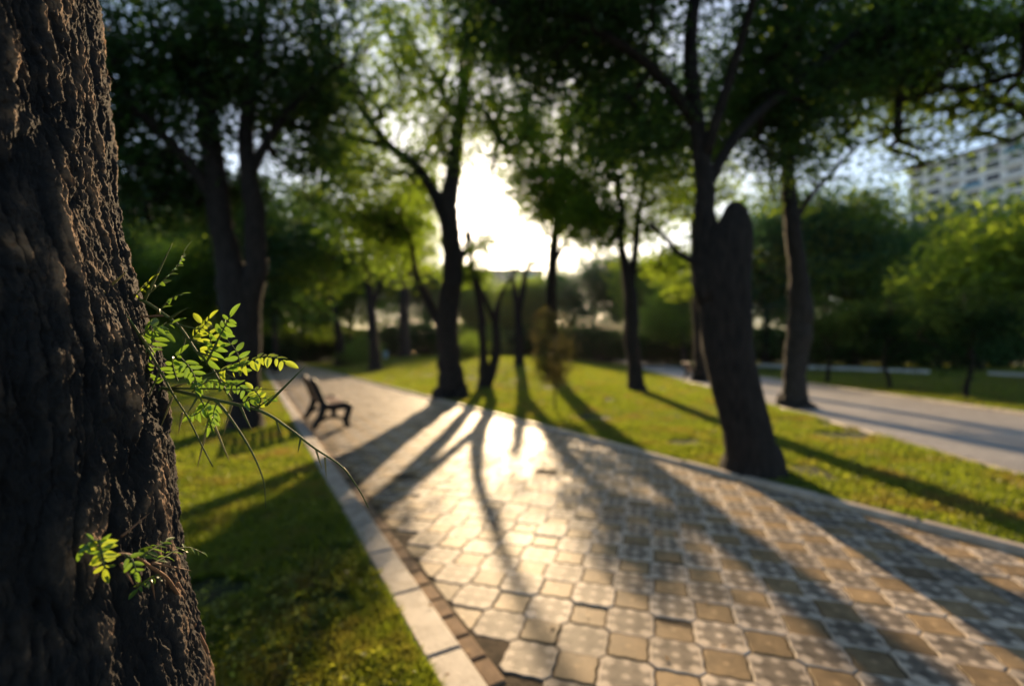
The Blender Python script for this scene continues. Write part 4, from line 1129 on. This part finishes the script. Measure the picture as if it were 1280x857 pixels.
pinnate([(196, 392, .755), (206, 380, .75), (214, 372, .748), (226, 368, .745)], 4, .020, .33, s4, M['leaflet'], (.2, -.4, .8), droop=.4)
pinnate([(166, 374, .74), (176, 362, .74), (186, 352, .742)], 3, .022, .35, s4, M['leaflet_young'], (.2, -.4, .8), droop=.4)
# lower twig in front of the trunk
s5, q = stem('twig', [(259, 818, 0.778), (257, 810, 0.777), (244.5, 784, 0.744), (229, 754, 0.705), (217, 734, 0.672), (206.6, 720, 0.646), (191, 709.6, 0.612), (173.7, 698, 0.576), (156, 692, 0.557), (130.6, 694, 0.540)], .0062, .0022, M['stem_red'], fg, 34)
pinnate([(131, 693, 0.540), (126, 686, 0.537), (123, 676, 0.535), (112, 676, 0.527), (106, 684, 0.525)], 4, .020, .35, s5, M['leaflet'], (.2, -.9, .3), droop=.2)
pinnate([(124, 674, 0.535), (126, 686, 0.535), (129, 698, 0.535), (131, 710, 0.535)], 6, .021, .36, s5, M['leaflet_young'], (.3, -.9, .3), droop=.25, spread=80, t0=.0, jitter=.12)
pinnate([(173, 698, 0.576), (184, 690, 0.584), (196, 683, 0.600), (208, 676, 0.617)], 5, .019, .42, s5, M['leaflet'], (.2, -.4, .85), droop=.2)
pinnate([(190, 705, 0.608), (206, 696, 0.631), (222, 686, 0.656), (236, 684, 0.674), (252, 690, 0.694)], 7, .018, .40, s5, M['leaflet'], (.3, -.3, .9), droop=.3)
pinnate([(200, 716, 0.632), (190, 722, 0.616), (180, 728, 0.600), (172, 736, 0.590)], 5, .016, .42, s5, M['leaflet'], FC, droop=.5)
pinnate([(156, 692, 0.557), (164, 698, 0.555), (168, 706, 0.553), (170, 714, 0.553)], 3, .016, .4, s5, M['leaflet'], FC, droop=.3)
thorn(s5, (190, 703, 0.606), (240, 713, 0.667), .0026, M['stem_red']); thorn(s5, (151, 704, 0.555), (167, 731, 0.565), .0028, M['stem_red']); thorn(s5, (189, 722, 0.615), (194, 750, 0.638), .0024, M['stem_red'])
thorn(s5, (152, 670, 0.585), (188, 640, 0.625), .0028, M['stem_red']); thorn(s5, (222, 728, 0.676), (231, 742, 0.681), .003, M['stem_red'])

# air between the trees
mh, nt, out = mat_new('haze')
pv = N(nt, 'ShaderNodeVolumePrincipled', Density=0.00006, Anisotropy=0.5); pv.inputs['Color'].default_value = (0.9, 0.92, 0.95, 1)
nt.links.new(pv.outputs[0], out.inputs['Volume'])
g = MB(); g.box((0, 140, 37), (900, 340, 80)); o = g.build('haze', mh); tag(o, 'thin warm haze in the air of the park', 'haze', kind='stuff')
# ---------------------------------------------------------------- light, sky, camera
SUN_EL = math.atan((440.5 - 268) / F); SUN_AZ = math.atan((639 - 640) / F)      # az: clockwise from +Y
w = bpy.data.worlds.new('World'); scene.world = w; w.use_nodes = True
nt = w.node_tree; nt.nodes.clear()
sky = nt.nodes.new('ShaderNodeTexSky'); sky.sky_type = 'NISHITA'; sky.sun_disc = False
sky.sun_elevation = SUN_EL; sky.sun_rotation = SUN_AZ; sky.altitude = 0; sky.air_density = 1.0; sky.dust_density = 1.2; sky.ozone_density = 1.5
bgn = nt.nodes.new('ShaderNodeBackground'); bgn.inputs['Strength'].default_value = 0.11
wo_ = nt.nodes.new('ShaderNodeOutputWorld')
nt.links.new(sky.outputs[0], bgn.inputs[0]); nt.links.new(bgn.outputs[0], wo_.inputs[0])
sd = bpy.data.lights.new('sun', 'SUN'); sd.energy = 5.0; sd.angle = R(0.55); sd.color = (1.0, 0.72, 0.42)
so = bpy.data.objects.new('sun', sd); col.objects.link(so)
sdir = Vector((math.sin(SUN_AZ) * math.cos(SUN_EL), math.cos(SUN_AZ) * math.cos(SUN_EL), math.sin(SUN_EL)))
so.rotation_euler = sdir.to_track_quat('Z', 'Y').to_euler(); so.location = (0, 30, 20)

cd = bpy.data.cameras.new('camera'); co = bpy.data.objects.new('camera', cd); col.objects.link(co); scene.camera = co
cd.sensor_width = 36; cd.lens = F / 1280 * 36; cd.clip_start = 0.02; cd.clip_end = 2000
co.location = (0, 0, CAMH); co.rotation_euler = (R(90) + PITCH, 0, 0)
cd.dof.use_dof = True; cd.dof.focus_distance = 0.705; cd.dof.aperture_fstop = 1.5; cd.dof.aperture_blades = 0

scene.view_settings.view_transform = 'Standard'; scene.view_settings.look = 'None'
scene.view_settings.exposure = 1.2; scene.view_settings.gamma = 1.0
scene.cycles.max_bounces = 6; scene.cycles.diffuse_bounces = 3; scene.cycles.transmission_bounces = 3; scene.cycles.glossy_bounces = 2
scene.cycles.use_denoising = True
